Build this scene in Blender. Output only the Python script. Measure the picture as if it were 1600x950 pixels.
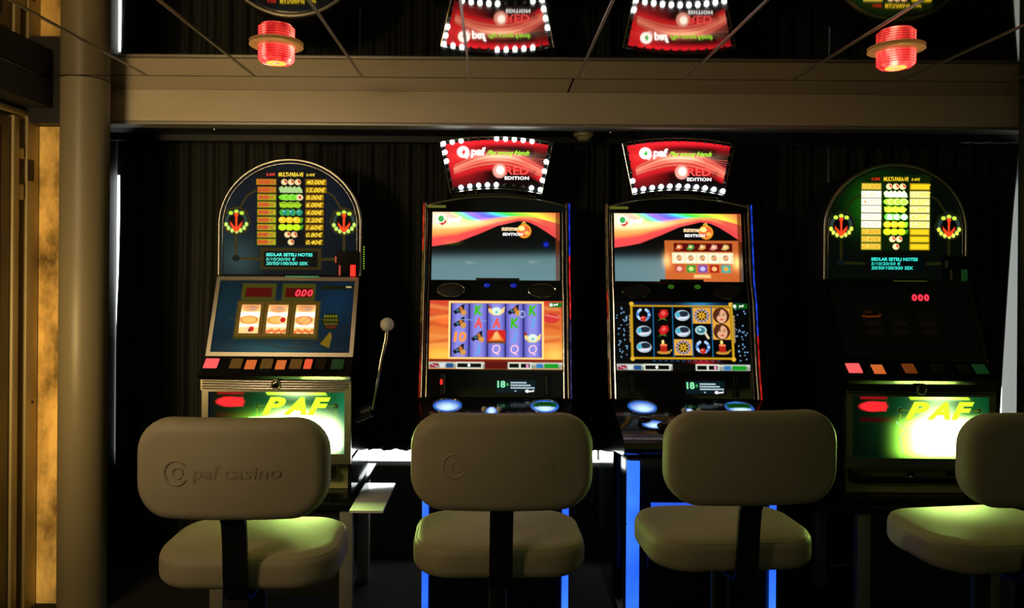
import bpy, bmesh, math, random
import numpy as np
from mathutils import Vector, Matrix
random.seed(4); rng = np.random.RandomState(7)
for o in list(bpy.data.objects): bpy.data.objects.remove(o)
COL = bpy.context.scene.collection
PI = math.pi

# ------------------------------------------------------------------ camera
F, VX, VY, ROLL, EYE = 1150.0, 770.0, 415.0, 0.0075, 1.53
cam = bpy.data.objects.new('camera', bpy.data.cameras.new('camera')); COL.objects.link(cam)
cam.location = (0, 0, EYE); cam.rotation_euler = (PI/2, -ROLL, 0)
cam.data.sensor_width = 36; cam.data.lens = F*36/1600
cam.data.shift_x = (800-VX)/1600; cam.data.shift_y = -(475-VY)/1600
cam.data.clip_start = .05
bpy.context.scene.camera = cam
# ------------------------------------------------------------------ world, lights, exposure
w = bpy.data.worlds.new('world'); bpy.context.scene.world = w; w.use_nodes = True
w.node_tree.nodes['Background'].inputs[0].default_value = (.5, .6, .7, 1)
w.node_tree.nodes['Background'].inputs[1].default_value = .3
vs = bpy.context.scene.view_settings
vs.view_transform = 'Standard'; vs.look = 'None'; vs.gamma = 1; vs.use_curve_mapping = False; vs.exposure = 0

def area(name, loc, target, size, energy, col):
    l = bpy.data.lights.new(name, 'AREA'); l.energy = energy; l.size = size; l.color = col
    o = bpy.data.objects.new(name, l); COL.objects.link(o); o.location = loc
    d = Vector(target)-Vector(loc); o.rotation_euler = d.to_track_quat('-Z', 'Y').to_euler()
    return o
area('warm_room_light', (-1.85, .3, 1.95), (-1.0, 3.4, 2.0), .4, 6.4, (1, .73, .43)).data.spread = math.radians(105)
area('doorway_light', (-1.9, 2.1, 1.15), (-1.99, 3.3, 1.2), .18, 7.5, (1, .68, .26))
area('black_lift_fill', (.6, -1.3, 1.5), (.4, 3.4, 1.3), 1.6, .9, (.8, 1, .75))  # added fill behind the camera, only lifts the blacks

# ------------------------------------------------------------------ pixel <-> world helpers (photo 1600x950)
def ray(px, py):
    dx, dy = px-VX, py-VY; c, s = math.cos(ROLL), math.sin(ROLL)
    return (dx*c+dy*s)/F, (-dx*s+dy*c)/F
def W(px, py, D):
    a, b = ray(px, py); return Vector((a*D, D, EYE-b*D))
def zz(px, py, D): return W(px, py, D).z
def xx(px, py, D): return W(px, py, D).x

# ------------------------------------------------------------------ materials
def lin(c): 
    c = np.asarray(c, float); return np.where(c <= .04045, c/12.92, ((c+.055)/1.055)**2.4)
MATS = {}
def mat(name, col, rough=.5, metal=0, emit=None, es=1, noise=0, nscale=30, bump=0, bscale=200, spec=.5, srgb=False, trans=0, coat=0, stretch=None):
    m = bpy.data.materials.new(name); m.use_nodes = True; nt = m.node_tree; b = nt.nodes['Principled BSDF']
    if srgb: col = tuple(lin(col))
    b.inputs['Base Color'].default_value = (*col, 1); b.inputs['Roughness'].default_value = rough
    b.inputs['Metallic'].default_value = metal; b.inputs['Specular IOR Level'].default_value = spec
    b.inputs['Transmission Weight'].default_value = trans; b.inputs['Coat Weight'].default_value = coat
    if emit: b.inputs['Emission Color'].default_value = (*emit, 1); b.inputs['Emission Strength'].default_value = es
    if noise or bump:
        tc = nt.nodes.new('ShaderNodeTexCoord'); mp = nt.nodes.new('ShaderNodeMapping')
        nt.links.new(tc.outputs['Object'], mp.inputs[0])
        if stretch: mp.inputs['Scale'].default_value = stretch
    if noise:
        n = nt.nodes.new('ShaderNodeTexNoise'); n.inputs['Scale'].default_value = nscale; n.inputs['Detail'].default_value = 4
        r = nt.nodes.new('ShaderNodeMix'); r.data_type = 'RGBA'
        nt.links.new(mp.outputs[0], n.inputs['Vector']); nt.links.new(n.outputs['Fac'], r.inputs[0])
        r.inputs[6].default_value = (*[v*(1-noise) for v in col], 1); r.inputs[7].default_value = (*[min(1, v*(1+noise)) for v in col], 1)
        nt.links.new(r.outputs[2], b.inputs['Base Color'])
    if bump:
        n = nt.nodes.new('ShaderNodeTexNoise'); n.inputs['Scale'].default_value = bscale; n.inputs['Detail'].default_value = 3
        bp = nt.nodes.new('ShaderNodeBump'); bp.inputs['Strength'].default_value = bump; bp.inputs['Distance'].default_value = .002
        nt.links.new(mp.outputs[0], n.inputs['Vector']); nt.links.new(n.outputs['Fac'], bp.inputs['Height']); nt.links.new(bp.outputs[0], b.inputs['Normal'])
    MATS[name] = m; return m
def glowmat(name, srgb, s): return mat(name, (.02, .02, .02), .4, emit=tuple(lin(srgb)), es=s)
def paintmat(name, rough=.12, base=.01):
    m = bpy.data.materials.new(name); m.use_nodes = True; nt = m.node_tree; b = nt.nodes['Principled BSDF']
    b.inputs['Base Color'].default_value = (base, base, base, 1); b.inputs['Roughness'].default_value = rough
    a = nt.nodes.new('ShaderNodeAttribute'); a.attribute_name = 'Col'
    nt.links.new(a.outputs['Color'], b.inputs['Emission Color']); b.inputs['Emission Strength'].default_value = 1
    return m
PRINT = paintmat('backlit_print', .5, .003); PRINT.node_tree.nodes['Principled BSDF'].inputs['Specular IOR Level'].default_value = .08; SCREEN = paintmat('screen_picture', .25)
blackgloss = mat('black_gloss', (.008, .009, .009), .12, noise=.2, nscale=8)
blackmatt = mat('black_matt', (.012, .013, .012), .5, bump=.2)
blackmetal = mat('black_metal', (.012, .012, .012), .42, bump=.2)
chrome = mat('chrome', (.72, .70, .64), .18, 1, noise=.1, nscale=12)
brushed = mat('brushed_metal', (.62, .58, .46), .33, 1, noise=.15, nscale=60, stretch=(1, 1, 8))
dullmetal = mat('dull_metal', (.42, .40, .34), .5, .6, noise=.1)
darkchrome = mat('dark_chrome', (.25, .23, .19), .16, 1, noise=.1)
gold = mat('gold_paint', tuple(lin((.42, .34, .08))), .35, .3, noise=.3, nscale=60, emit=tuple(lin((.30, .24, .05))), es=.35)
leather = mat('cream_leather', tuple(lin((.80, .74, .60))), .5, noise=.07, nscale=14, bump=.35, bscale=420)
leatherdk = mat('embossed_leather', tuple(lin((.74, .67, .54))), .5, bump=.3, bscale=400)
beammat = mat('beige_paint', tuple(lin((.80, .75, .64))), .45, noise=.05, nscale=6, bump=.15, bscale=300)
colmat = mat('column_paint', tuple(lin((.52, .48, .38))), .4, noise=.05, nscale=5)
mirror = mat('mirror_ceiling', (.56, .53, .47), .035, 1, noise=.03, nscale=3)
battenmat = mat('batten_metal', (.32, .30, .27), .3, .9)
jointmat = mat('dark_joint', (.01, .01, .01), .6)
wallmat = mat('dark_wall', (.035, .034, .028), .6, noise=.2, nscale=4)
floormat = mat('dark_carpet', (.006, .006, .005), .95, noise=.5, nscale=180, bump=.6)
creamframe = mat('cream_frame', tuple(lin((.72, .65, .47))), .4, noise=.06, nscale=9)
doormat = mat('olive_door', tuple(lin((.42, .36, .22))), .45, noise=.15, nscale=7, stretch=(1, 1, .2))
curtainmat = mat('black_curtain', (.015, .018, .014), .75, noise=.3, nscale=25, spec=.4, stretch=(1, 1, .1))
sheer = mat('cream_sheer', tuple(lin((.95, .90, .78))), .8, emit=(1, .90, .62), es=.55)  # emission painted in for daylight coming through the cloth
windowpane = mat('daylight_pane', (.8, .8, .8), .2, emit=(.93, 1, .97), es=5.5)
whiteshelf = mat('white_laminate', (.85, .86, .85), .12, noise=.03)
whiteball = mat('white_ball', (.75, .73, .66), .2)
glassdark = mat('unlit_bulb', (.05, .05, .05), .1)
ledwhite = mat('lit_bulb', (.8, .8, .8), .3, emit=(.86, .95, 1), es=9)
def ledtube():
    m = mat('blue_light_tube', (.02, .05, .3), .3, emit=(.02, .16, 1), es=2.6)
    nt = m.node_tree; b = nt.nodes['Principled BSDF']
    tc = nt.nodes.new('ShaderNodeTexCoord'); n = nt.nodes.new('ShaderNodeTexNoise'); n.inputs['Scale'].default_value = 4.5
    r = nt.nodes.new('ShaderNodeValToRGB'); r.color_ramp.elements[0].position = .3; r.color_ramp.elements[1].position = .75
    r.color_ramp.elements[0].color = (.01, .07, .80, 1); r.color_ramp.elements[1].color = (.04, .19, 1, 1)
    nt.links.new(tc.outputs['Object'], n.inputs['Vector']); nt.links.new(n.outputs['Fac'], r.inputs[0]); nt.links.new(r.outputs[0], b.inputs['Emission Color'])
    b.inputs['Emission Strength'].default_value = 1.6
    return m
blueled = ledtube()
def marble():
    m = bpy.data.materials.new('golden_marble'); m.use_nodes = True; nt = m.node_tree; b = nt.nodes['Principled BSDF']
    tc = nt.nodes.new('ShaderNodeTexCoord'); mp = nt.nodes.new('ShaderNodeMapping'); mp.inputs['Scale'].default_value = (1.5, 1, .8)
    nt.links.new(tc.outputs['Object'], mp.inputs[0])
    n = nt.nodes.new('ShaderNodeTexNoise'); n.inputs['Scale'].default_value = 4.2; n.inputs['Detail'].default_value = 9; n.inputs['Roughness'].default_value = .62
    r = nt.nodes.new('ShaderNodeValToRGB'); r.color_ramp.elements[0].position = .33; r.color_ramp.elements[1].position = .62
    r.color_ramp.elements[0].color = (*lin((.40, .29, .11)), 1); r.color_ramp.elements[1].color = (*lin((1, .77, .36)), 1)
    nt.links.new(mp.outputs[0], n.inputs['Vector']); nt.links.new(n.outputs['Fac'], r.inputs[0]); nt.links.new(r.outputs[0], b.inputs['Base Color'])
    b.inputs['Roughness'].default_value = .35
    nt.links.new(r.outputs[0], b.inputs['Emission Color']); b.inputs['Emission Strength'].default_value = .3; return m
marblemat = marble()
def redlens():
    m = bpy.data.materials.new('red_lens'); m.use_nodes = True; nt = m.node_tree; b = nt.nodes['Principled BSDF']
    b.inputs['Base Color'].default_value = (.5, .01, .01, 1); b.inputs['Roughness'].default_value = .15
    tc = nt.nodes.new('ShaderNodeTexCoord'); n = nt.nodes.new('ShaderNodeTexNoise'); n.inputs['Scale'].default_value = 22; n.inputs['Detail'].default_value = 2
    mp = nt.nodes.new('ShaderNodeMapping'); mp.inputs['Scale'].default_value = (1, 1, .25)
    r = nt.nodes.new('ShaderNodeValToRGB'); r.color_ramp.elements[0].position = .36; r.color_ramp.elements[1].position = .66
    r.color_ramp.elements[0].color = (.55, .02, .02, 1); r.color_ramp.elements[1].color = (2.6, .70, .50, 1)
    e = r.color_ramp.elements.new(.52); e.color = (1.3, .10, .08, 1)
    nt.links.new(tc.outputs['Object'], mp.inputs[0]); nt.links.new(mp.outputs[0], n.inputs['Vector']); nt.links.new(n.outputs['Fac'], r.inputs[0]); nt.links.new(r.outputs[0], b.inputs['Emission Color'])
    b.inputs['Emission Strength'].default_value = 1.25; return m
redlensmat = redlens()
redcore = mat('beacon_glow', (.5, .1, .05), .4, emit=(1, .35, .05), es=2.2)
redrib = mat('red_rib', (.35, .01, .01), .2, emit=(.55, .01, .01), es=.6)
flangemat = mat('beacon_flange', tuple(lin((.85, .72, .50))), .3, .1, emit=(.30, .12, .03), es=.5)  # orange emission paints the lamp's own light onto the flange

# ------------------------------------------------------------------ mesh helpers
REF = {}
def refof(p): return REF.get(p.name if p else None, Vector((0, 0, 0)))
def link_mesh(name, V, Fc, m, parent=None, smooth=False, cols=None):
    me = bpy.data.meshes.new(name); r = refof(parent)
    V = [(v[0]-r[0], v[1]-r[1], v[2]-r[2]) for v in V]
    me.from_pydata(V, [], Fc); me.materials.append(m)
    if smooth:
        me.shade_smooth()
        if smooth == 'auto': me.set_sharp_from_angle(angle=math.radians(38))
    if cols is not None:
        a = me.color_attributes.new('Col', 'FLOAT_COLOR', 'POINT')
        c = np.ones((len(V), 4), np.float32); c[:, :3] = cols; a.data.foreach_set('color', c.ravel())
    me.update()
    o = bpy.data.objects.new(name, me); COL.objects.link(o)
    if parent: o.parent = parent; REF[o.name] = r
    return o
class MB:
    def __init__(s): s.v = []; s.f = []
    def add(s, V, Fc):
        b = len(s.v); s.v += [tuple(v) for v in V]; s.f += [tuple(b+i for i in f) for f in Fc]; return s
    def hexa(s, P):   # P: 4 front (ccw) + 4 back
        return s.add(P, [(0, 1, 2, 3), (7, 6, 5, 4), (0, 4, 5, 1), (1, 5, 6, 2), (2, 6, 7, 3), (3, 7, 4, 0)])
    def box(s, x0, x1, y0, y1, z0, z1, bev=0):
        if not bev: return s.hexa([(x0, y0, z0), (x1, y0, z0), (x1, y0, z1), (x0, y0, z1), (x0, y1, z0), (x1, y1, z0), (x1, y1, z1), (x0, y1, z1)])
        bm = bmesh.new(); bmesh.ops.create_cube(bm, size=1)
        for v in bm.verts: v.co = Vector(((x0+x1)/2+v.co.x*(x1-x0), (y0+y1)/2+v.co.y*(y1-y0), (z0+z1)/2+v.co.z*(z1-z0)))
        bmesh.ops.bevel(bm, geom=bm.edges[:], offset=bev, segments=2, affect='EDGES', profile=.6)
        bm.verts.ensure_lookup_table(); bm.verts.index_update()
        s.add([v.co for v in bm.verts], [tuple(v.index for v in f.verts) for f in bm.faces]); bm.free(); return s
    def tube(s, pts, r, n=10, closed=False, cap=True):
        pts = [Vector(p) for p in pts]; k = len(pts); rr = r if isinstance(r, (list, tuple)) else [r]*k
        V = []; prev = None
        for i, p in enumerate(pts):
            t = (pts[(i+1) % k]-pts[i-1]) if closed else (pts[min(i+1, k-1)]-pts[max(i-1, 0)])
            t.normalize()
            if prev is None:
                a = Vector((0, 0, 1)) if abs(t.z) < .9 else Vector((1, 0, 0)); nrm = t.cross(a).normalized()
            else: nrm = (prev-t*prev.dot(t)).normalized()
            prev = nrm; b = t.cross(nrm)
            for j in range(n):
                a = 2*PI*j/n; V.append(p+(nrm*math.cos(a)+b*math.sin(a))*rr[i])
        Fc = []
        for i in range(k if closed else k-1):
            i2 = (i+1) % k
            for j in range(n): Fc.append((i*n+j, i*n+(j+1) % n, i2*n+(j+1) % n, i2*n+j))
        if cap and not closed: Fc.append(tuple(range(n-1, -1, -1))); Fc.append(tuple((k-1)*n+j for j in range(n)))
        return s.add(V, Fc)
    def lathe(s, prof, c=(0, 0, 0), n=32, axis='z'):
        V = []; m = len(prof); c = Vector(c)
        for (r, h) in prof:
            for j in range(n):
                a = 2*PI*j/n
                q = Vector((r*math.cos(a), r*math.sin(a), h)) if axis == 'z' else Vector((r*math.cos(a), h, r*math.sin(a)))
                V.append(c+q)
        Fc = [(i*n+j, i*n+(j+1) % n, (i+1)*n+(j+1) % n, (i+1)*n+j) for i in range(m-1) for j in range(n)]
        if prof[0][0] > 1e-6: Fc.append(tuple(range(n-1, -1, -1)))
        if prof[-1][0] > 1e-6: Fc.append(tuple((m-1)*n+j for j in range(n)))
        return s.add(V, Fc)
    def ball(s, c, r, n=14, sc=(1, 1, 1)):
        V = []; Fc = []; c = Vector(c); h = n//2
        V.append(c+Vector((0, 0, r*sc[2])))
        for i in range(1, h):
            t = PI*i/h
            for j in range(n):
                a = 2*PI*j/n; V.append(c+Vector((r*sc[0]*math.sin(t)*math.cos(a), r*sc[1]*math.sin(t)*math.sin(a), r*sc[2]*math.cos(t))))
        V.append(c-Vector((0, 0, r*sc[2])))
        for j in range(n): Fc.append((0, 1+j, 1+(j+1) % n))
        for i in range(h-2):
            for j in range(n): Fc.append((1+i*n+j, 1+(i+1)*n+j, 1+(i+1)*n+(j+1) % n, 1+i*n+(j+1) % n))
        L = len(V)-1
        for j in range(n): Fc.append((L, 1+(h-2)*n+(j+1) % n, 1+(h-2)*n+j))
        return s.add(V, Fc)
    def prism(s, poly, y0, y1):   # polygon in x,z extruded along y
        n = len(poly); V = [(p[0], y0, p[1]) for p in poly]+[(p[0], y1, p[1]) for p in poly]
        return s.add(V, [tuple(range(n)), tuple(range(2*n-1, n-1, -1))]+[(i, i+n, (i+1) % n+n, (i+1) % n) for i in range(n)])
    def xprism(s, poly, x0, x1):  # polygon in y,z extruded along x
        n = len(poly); V = [(x0, p[0], p[1]) for p in poly]+[(x1, p[0], p[1]) for p in poly]
        return s.add(V, [tuple(range(n-1, -1, -1)), tuple(range(n, 2*n))]+[(i, (i+1) % n, (i+1) % n+n, i+n) for i in range(n)])
    def build(s, name, m, parent=None, smooth='auto'):
        bm = bmesh.new(); vs_ = [bm.verts.new(v) for v in s.v]
        for f in s.f:
            try: bm.faces.new([vs_[i] for i in f])
            except ValueError: pass
        bmesh.ops.recalc_face_normals(bm, faces=bm.faces[:]); bm.verts.index_update()
        V = [v.co.copy() for v in bm.verts]; Fc = [tuple(v.index for v in f.verts) for f in bm.faces]; bm.free()
        return link_mesh(name, V, Fc, m, parent, smooth)
def tag(o, label=None, cat=None, group=None, kind=None):
    if label: o['label'] = label
    if cat: o['category'] = cat
    if group: o['group'] = group
    if kind: o['kind'] = kind
    return o
def empty(name, loc, ref=None):
    o = bpy.data.objects.new(name, None); COL.objects.link(o); o.location = loc; o.empty_display_size = .1
    REF[o.name] = Vector(ref) if ref is not None else Vector((0, 0, 0)); return o
def struct(name, mb, m, smooth='auto'): return tag(mb.build(name, m, None, smooth), kind='structure')
def copy_tree(o, parent=None):
    c = o.copy(); COL.objects.link(c); c.parent = parent
    for ch in list(o.children): copy_tree(ch, c)
    return c

# ------------------------------------------------------------------ panels (flat faces addressed by their own drawing units)
class Panel:
    def __init__(s, px0, py0, px1, py1, D0, D1, X=None):
        s.r = (px0, py0, px1, py1)
        pm = (px0+px1)/2
        s.a = Vector((xx(px0, py0, D0), D0, zz(pm, py0, D0))); s.b = Vector((xx(px1, py0, D0), D0, zz(pm, py0, D0)))
        if X: s.a.x, s.b.x = X
        s.dn = Vector((0, D1-D0, zz(pm, py1, D1)-zz(pm, py0, D0)))
        s.n = Vector((0, s.dn.z, -s.dn.y)).normalized()
    def P(s, px, py, off=0):
        x0, y0, x1, y1 = s.r
        return s.a+(s.b-s.a)*((px-x0)/(x1-x0))+s.dn*((py-y0)/(y1-y0))+s.n*off
    def box(s, mb, x0, y0, x1, y1, o0, o1, inset=0):
        f = [s.P(x0+inset, y1-inset, o1), s.P(x1-inset, y1-inset, o1), s.P(x1-inset, y0+inset, o1), s.P(x0+inset, y0+inset, o1)]
        return mb.hexa(f+[s.P(x0, y1, o0), s.P(x1, y1, o0), s.P(x1, y0, o0), s.P(x0, y0, o0)])
    def frame(s, mb, x0, y0, x1, y1, t, o0, o1):
        for (a, b, c, d) in ((x0-t, y0-t, x1+t, y0), (x0-t, y1, x1+t, y1+t), (x0-t, y0, x0, y1), (x1, y0, x1+t, y1)): s.box(mb, a, b, c, d, o0, o1)
        return mb
    def ring(s, mb, cx, cy, rx, ry, r, off, n=32): return mb.tube([s.P(cx+rx*math.cos(a), cy+ry*math.sin(a), off) for a in np.linspace(0, 2*PI, n, endpoint=False)], r, 8, True)
    def dome(s, mb, cx, cy, rx, ry, o0, h, n=28, rings=5):
        V = []; Fc = []
        for i in range(rings):
            t = i/(rings)*PI/2
            for j in range(n):
                a = 2*PI*j/n; V.append(s.P(cx+rx*math.cos(t)*math.cos(a), cy+ry*math.cos(t)*math.sin(a), o0+h*math.sin(t)))
        V.append(s.P(cx, cy, o0+h))
        for i in range(rings-1):
            for j in range(n): Fc.append((i*n+j, i*n+(j+1) % n, (i+1)*n+(j+1) % n, (i+1)*n+j))
        for j in range(n): Fc.append(((rings-1)*n+j, (rings-1)*n+(j+1) % n, len(V)-1))
        return mb.add(V, Fc)
class Cv:            # colour print evaluated at the vertices of a face
    def __init__(s, X, Y): s.X = X.ravel().astype(float); s.Y = Y.ravel().astype(float); s.c = np.zeros((s.X.size, 3)); s.sh = X.shape
    def mix(s, a, col, k=1):
        a = np.clip(a, 0, 1)[:, None]; c = np.asarray(col, float); c = lin(c)*k if c.ndim == 1 else c
        s.c = s.c*(1-a)+c*a; return s
    def fill(s, col, k=1): s.c[:] = lin(col)*k; return s
    def box(s, x0, y0, x1, y1, col, k=1, soft=.6, alpha=1):
        d = np.minimum(np.minimum(s.X-x0, x1-s.X), np.minimum(s.Y-y0, y1-s.Y)); return s.mix(np.clip(d/soft+.5, 0, 1)*alpha, col, k)
    def ell(s, cx, cy, rx, ry, col, k=1, soft=.6, alpha=1):
        d = (1-np.sqrt(((s.X-cx)/rx)**2+((s.Y-cy)/ry)**2))*min(rx, ry); return s.mix(np.clip(d/soft+.5, 0, 1)*alpha, col, k)
    def ring(s, cx, cy, rx, ry, w_, col, k=1, soft=.6, a0=None, a1=None):
        d = w_/2-np.abs((np.sqrt(((s.X-cx)/rx)**2+((s.Y-cy)/ry)**2)-1)*min(rx, ry)); m = np.clip(d/soft+.5, 0, 1)
        if a0 is not None:
            an = np.degrees(np.arctan2(s.Y-cy, s.X-cx)) % 360; m = m*((an >= a0) & (an <= a1))
        return s.mix(m, col, k)
    def poly(s, P, col, k=1, soft=.6, alpha=1):
        P = np.array(P, float); n = len(P); ins = np.zeros(s.X.size, bool); d2 = np.full(s.X.size, 1e9)
        for i in range(n):
            a = P[i]; b = P[(i+1) % n]
            with np.errstate(divide='ignore', invalid='ignore'):
                c = ((a[1] > s.Y) != (b[1] > s.Y)) & (s.X < (b[0]-a[0])*(s.Y-a[1])/(b[1]-a[1]+1e-12)+a[0])
            ins ^= c; d2 = np.minimum(d2, s.seg(a, b))
        d = np.where(ins, 1, -1)*np.sqrt(d2); return s.mix(np.clip(d/soft+.5, 0, 1)*alpha, col, k)
    def seg(s, a, b):
        ab = b-a; L = max(1e-9, ab@ab); t = np.clip(((s.X-a[0])*ab[0]+(s.Y-a[1])*ab[1])/L, 0, 1)
        return (s.X-a[0]-t*ab[0])**2+(s.Y-a[1]-t*ab[1])**2
    def line(s, P, wd, col, k=1, soft=.6, alpha=1):
        P = np.array(P, float); d2 = np.full(s.X.size, 1e9)
        for i in range(len(P)-1): d2 = np.minimum(d2, s.seg(P[i], P[i+1]))
        return s.mix(np.clip((wd/2-np.sqrt(d2))/soft+.5, 0, 1)*alpha, col, k)
    def glow(s, cx, cy, sx, sy, col, k=1, p=2):
        g = np.exp(-(np.abs((s.X-cx)/sx)**p+np.abs((s.Y-cy)/sy)**p)); s.c += g[:, None]*lin(col)*k; return s
def gridface(name, panel, x0, y0, x1, y1, nx, ny, painter, m, parent, off=.001, warp=None):
    U, V = np.meshgrid(np.linspace(0, 1, nx), np.linspace(0, 1, ny))
    X, Y = warp(U, V) if warp else (x0+(x1-x0)*U, y0+(y1-y0)*V)
    cv = Cv(X, Y); painter(cv)
    r = panel.r; A = np.array(panel.a); B = np.array(panel.b-panel.a); Dn = np.array(panel.dn); N = np.array(panel.n)*off
    u = (X.ravel()-r[0])/(r[2]-r[0]); v = (Y.ravel()-r[1])/(r[3]-r[1])
    P = A+u[:, None]*B+v[:, None]*Dn+N
    i = (np.arange(ny-1)[:, None]*nx+np.arange(nx-1)).ravel()
    Fc = np.stack([i, i+nx, i+nx+1, i+1], 1).tolist()
    return link_mesh(name, P.tolist(), Fc, m, parent, False, cv.c)
_tc = {}
def text2d(s, shear=0, bold=0, sp=1):
    key = (s, shear, bold, sp)
    if key in _tc: return _tc[key]
    cu = bpy.data.curves.new('t', 'FONT'); cu.body = s; cu.size = 1; cu.shear = shear; cu.offset = bold; cu.space_character = sp; cu.resolution_u = 3
    o = bpy.data.objects.new('t', cu); COL.objects.link(o); bpy.context.view_layer.update()
    dg = bpy.context.evaluated_depsgraph_get(); me = bpy.data.meshes.new_from_object(o.evaluated_get(dg))
    V = np.array([v.co[:2] for v in me.vertices]); Fc = [tuple(p.vertices) for p in me.polygons]
    bpy.data.objects.remove(o); bpy.data.curves.remove(cu); bpy.data.meshes.remove(me)
    mn, mx = V.min(0), V.max(0); V = (V-mn)/(mx-mn); _tc[key] = (V, Fc); return _tc[key]
def letter(mb, panel, s, box, shear=0, bold=0, off=.002, sp=1):
    V, Fc = text2d(s, shear, bold, sp); x0, y0, x1, y1 = box
    return mb.add([panel.P(x0+(x1-x0)*a, y1-(y1-y0)*b, off) for a, b in V], Fc)
def flat(mb, name, m, parent): return link_mesh(name, mb.v, mb.f, m, parent)

# ================================================================== SETTING
H = 2.33                                     # mirror ceiling height
DB = 3.39                                    # front of the beam
XL = -2.05; XR = 2.75; YB = -1.7
struct('floor', MB().box(XL-.6, XR+.2, YB-.1, 4.2, -.05, 0), floormat)
struct('wall_right', MB().box(XR, XR+.1, YB, 4.1, 0, H+.1), wallmat)
struct('wall_back', MB().box(XL-.6, XR, YB-.1, YB, 0, H+.1), wallmat)
# ceiling: long mirror panels between raised battens, each panel its own piece
ceil = struct('ceiling', MB().box(XL-.6, XR+.2, YB-.1, 4.2, H+.02, H+.08), jointmat)
seam0, step = -.104, .459
xs = [seam0+step*k for k in range(-5, 8)]
rows = [(-1.7, -.46), (-.46, .74), (.74, 1.94-.0), (1.94, 3.14)]
rows = [(YB, -.25), (-.25, 1.45), (1.45, 3.14)]
for (ya, yb) in rows:
    for i in range(len(xs)-1):
        MB().box(xs[i]+.004, xs[i+1]-.004, ya+.002, yb-.004, H, H+.02).build('ceiling_panel', mirror, ceil, False)
for i, (a, b) in enumerate([(xs[0], .335), (.343, xs[-1])]): MB().box(a, b, 3.146, DB, H, H+.02).build('ceiling_panel', mirror, ceil, False)
for x in xs[1:-1]: MB().box(x-.0045, x+.0045, YB, 3.14, H-.004, H+.004, .0015).build('ceiling_batten', battenmat, ceil)
# beam over the machines, its lip, the soffit of the niche behind it
zb = zz(770, 198, DB)
bx0 = xx(160, 170, DB)
tr = struct('trim_1', MB().box(bx0-.05, XR, DB, DB+.03, zb+.015, H, .002), beammat)
struct('trim_2', MB().box(bx0-.05, XR, DB-.006, DB+.10, zb, zb+.013, .003), dullmetal)
struct('trim_4', MB().box(-1.94, XR-.4, 3.70, 3.725, zb-.022, zb+.009), blackmatt)  # rail added to block daylight leaking over the curtain tops
struct('trim_3', MB().box(XL, XR, DB+.1, 4.1, zb+.01, H+.02), blackmatt)
# far wall with window opening; window behind the curtains
zs = zz(600, 721, 3.86)
struct('wall_far', MB().box(XL-.2, XR, 3.86, 4.1, 0, zs-.02).box(XL-.2, XL, 3.9, 4.1, zs-.02, 2.33).box(XL, XR, 3.93, 4.1, 2.0, 2.33), wallmat)
win = tag(MB().box(XL+.002, XR, 3.97, 3.98, zs, 2.0).build('window_1', windowpane), kind='structure')
MB().box(-1.94, XR-.01, 3.87, 3.99, zs-.019, zs, .003).build('window_sill', whiteshelf, win)
for x in (-.9, .585, 1.6): MB().box(x-.02, x+.02, 3.93, 3.96, zs, 2.0).build('mullion', dullmetal, win)
# left: side wall, header, golden panel, column
DG = 3.30
struct('wall_left', MB().box(XL-.1, XL, YB, 1.2, 0, H).box(XL-.1, XL, 1.2, DG+.05, 2.19, H).box(XL-.1, XL, DG+.05, 4.0, 0, H), wallmat)
struct('wall_doorway', MB().box(XL-.62, XL-.6, 1.0, 3.6, 0, H).box(XL-.6, XL-.1, 3.5, 3.52, 0, H).box(XL-.6, XL-.1, 1.0, 1.02, 0, H), wallmat)
zh = zz(75, 192, DG-.08)
struct('wall_niche', MB().box(XL, -1.93, 1.0, DG-.085, 2.205, H-.005).box(XL, -1.84, DG-.08, DG+.1, zh, H).box(XL, -1.84, DG+.032, DG+.1, 0, zh), jointmat)  # black blocks above the door added to darken that corner
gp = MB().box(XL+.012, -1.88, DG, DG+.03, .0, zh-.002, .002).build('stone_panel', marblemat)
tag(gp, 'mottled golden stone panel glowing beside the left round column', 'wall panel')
xc = (xx(95, 500, 3.24)+xx(167, 500, 3.24))/2
colr = .098
c1 = MB().lathe([(colr, 0), (colr, H-.002)], (xc, 3.24, 0), 64).build('round_column', colmat)
tag(c1, 'beige round column left of the machines, beside the golden panel', 'column')
xr4 = xx(1597, 450, 3.2)+.1
c2 = MB().lathe([(.098, 0), (.098, H-.002)], (xr4, 3.2, 0), 48).build('round_column', wallmat)
tag(c2, 'dark round column at the far right edge, beside the bright curtain gap', 'column')
struct('wall_recess', MB().box(-1.99, -1.972, DB, 3.86, 0, zb), jointmat)
# door in the left wall
d1 = tag(MB().box(XL-.03, XL+.004, DG-.255, DG-.24, 0, 2.10).build('door_1', jointmat), kind='structure')
def yw(px): return (XL)*F/(px-VX)            # depth on the left wall plane at a pixel column
ztop = 2.165
MB().box(XL-.045, XL+.002, 2.2, yw(14), 0, ztop-.02, .004).build('door_leaf', doormat, d1)
MB().box(XL-.02, XL+.012, yw(16), yw(25), 0, ztop-.01, .003).build('door_stop', creamframe, d1)
MB().box(XL-.05, XL-.04, yw(25), yw(37), 0, ztop).build('door_gap', jointmat, d1)
MB().box(XL-.03, XL+.016, yw(36), yw(54), 0, ztop, .004).build('door_jamb', creamframe, d1)
MB().box(XL-.03, XL+.016, 2.2, yw(54), ztop, ztop+.022, .003).build('door_head', creamframe, d1)
MB().box(XL-.05, XL-.02, yw(54), DG+.0, 0, ztop+.02).build('door_gap', jointmat, d1)
def zl(py, px): return EYE-ray(px, py)[1]*yw(px)
MB().box(XL+.013, XL+.018, yw(36.5), yw(46), zl(283, 42), zl(250, 42)).build('strike_plate', jointmat, d1)
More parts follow.
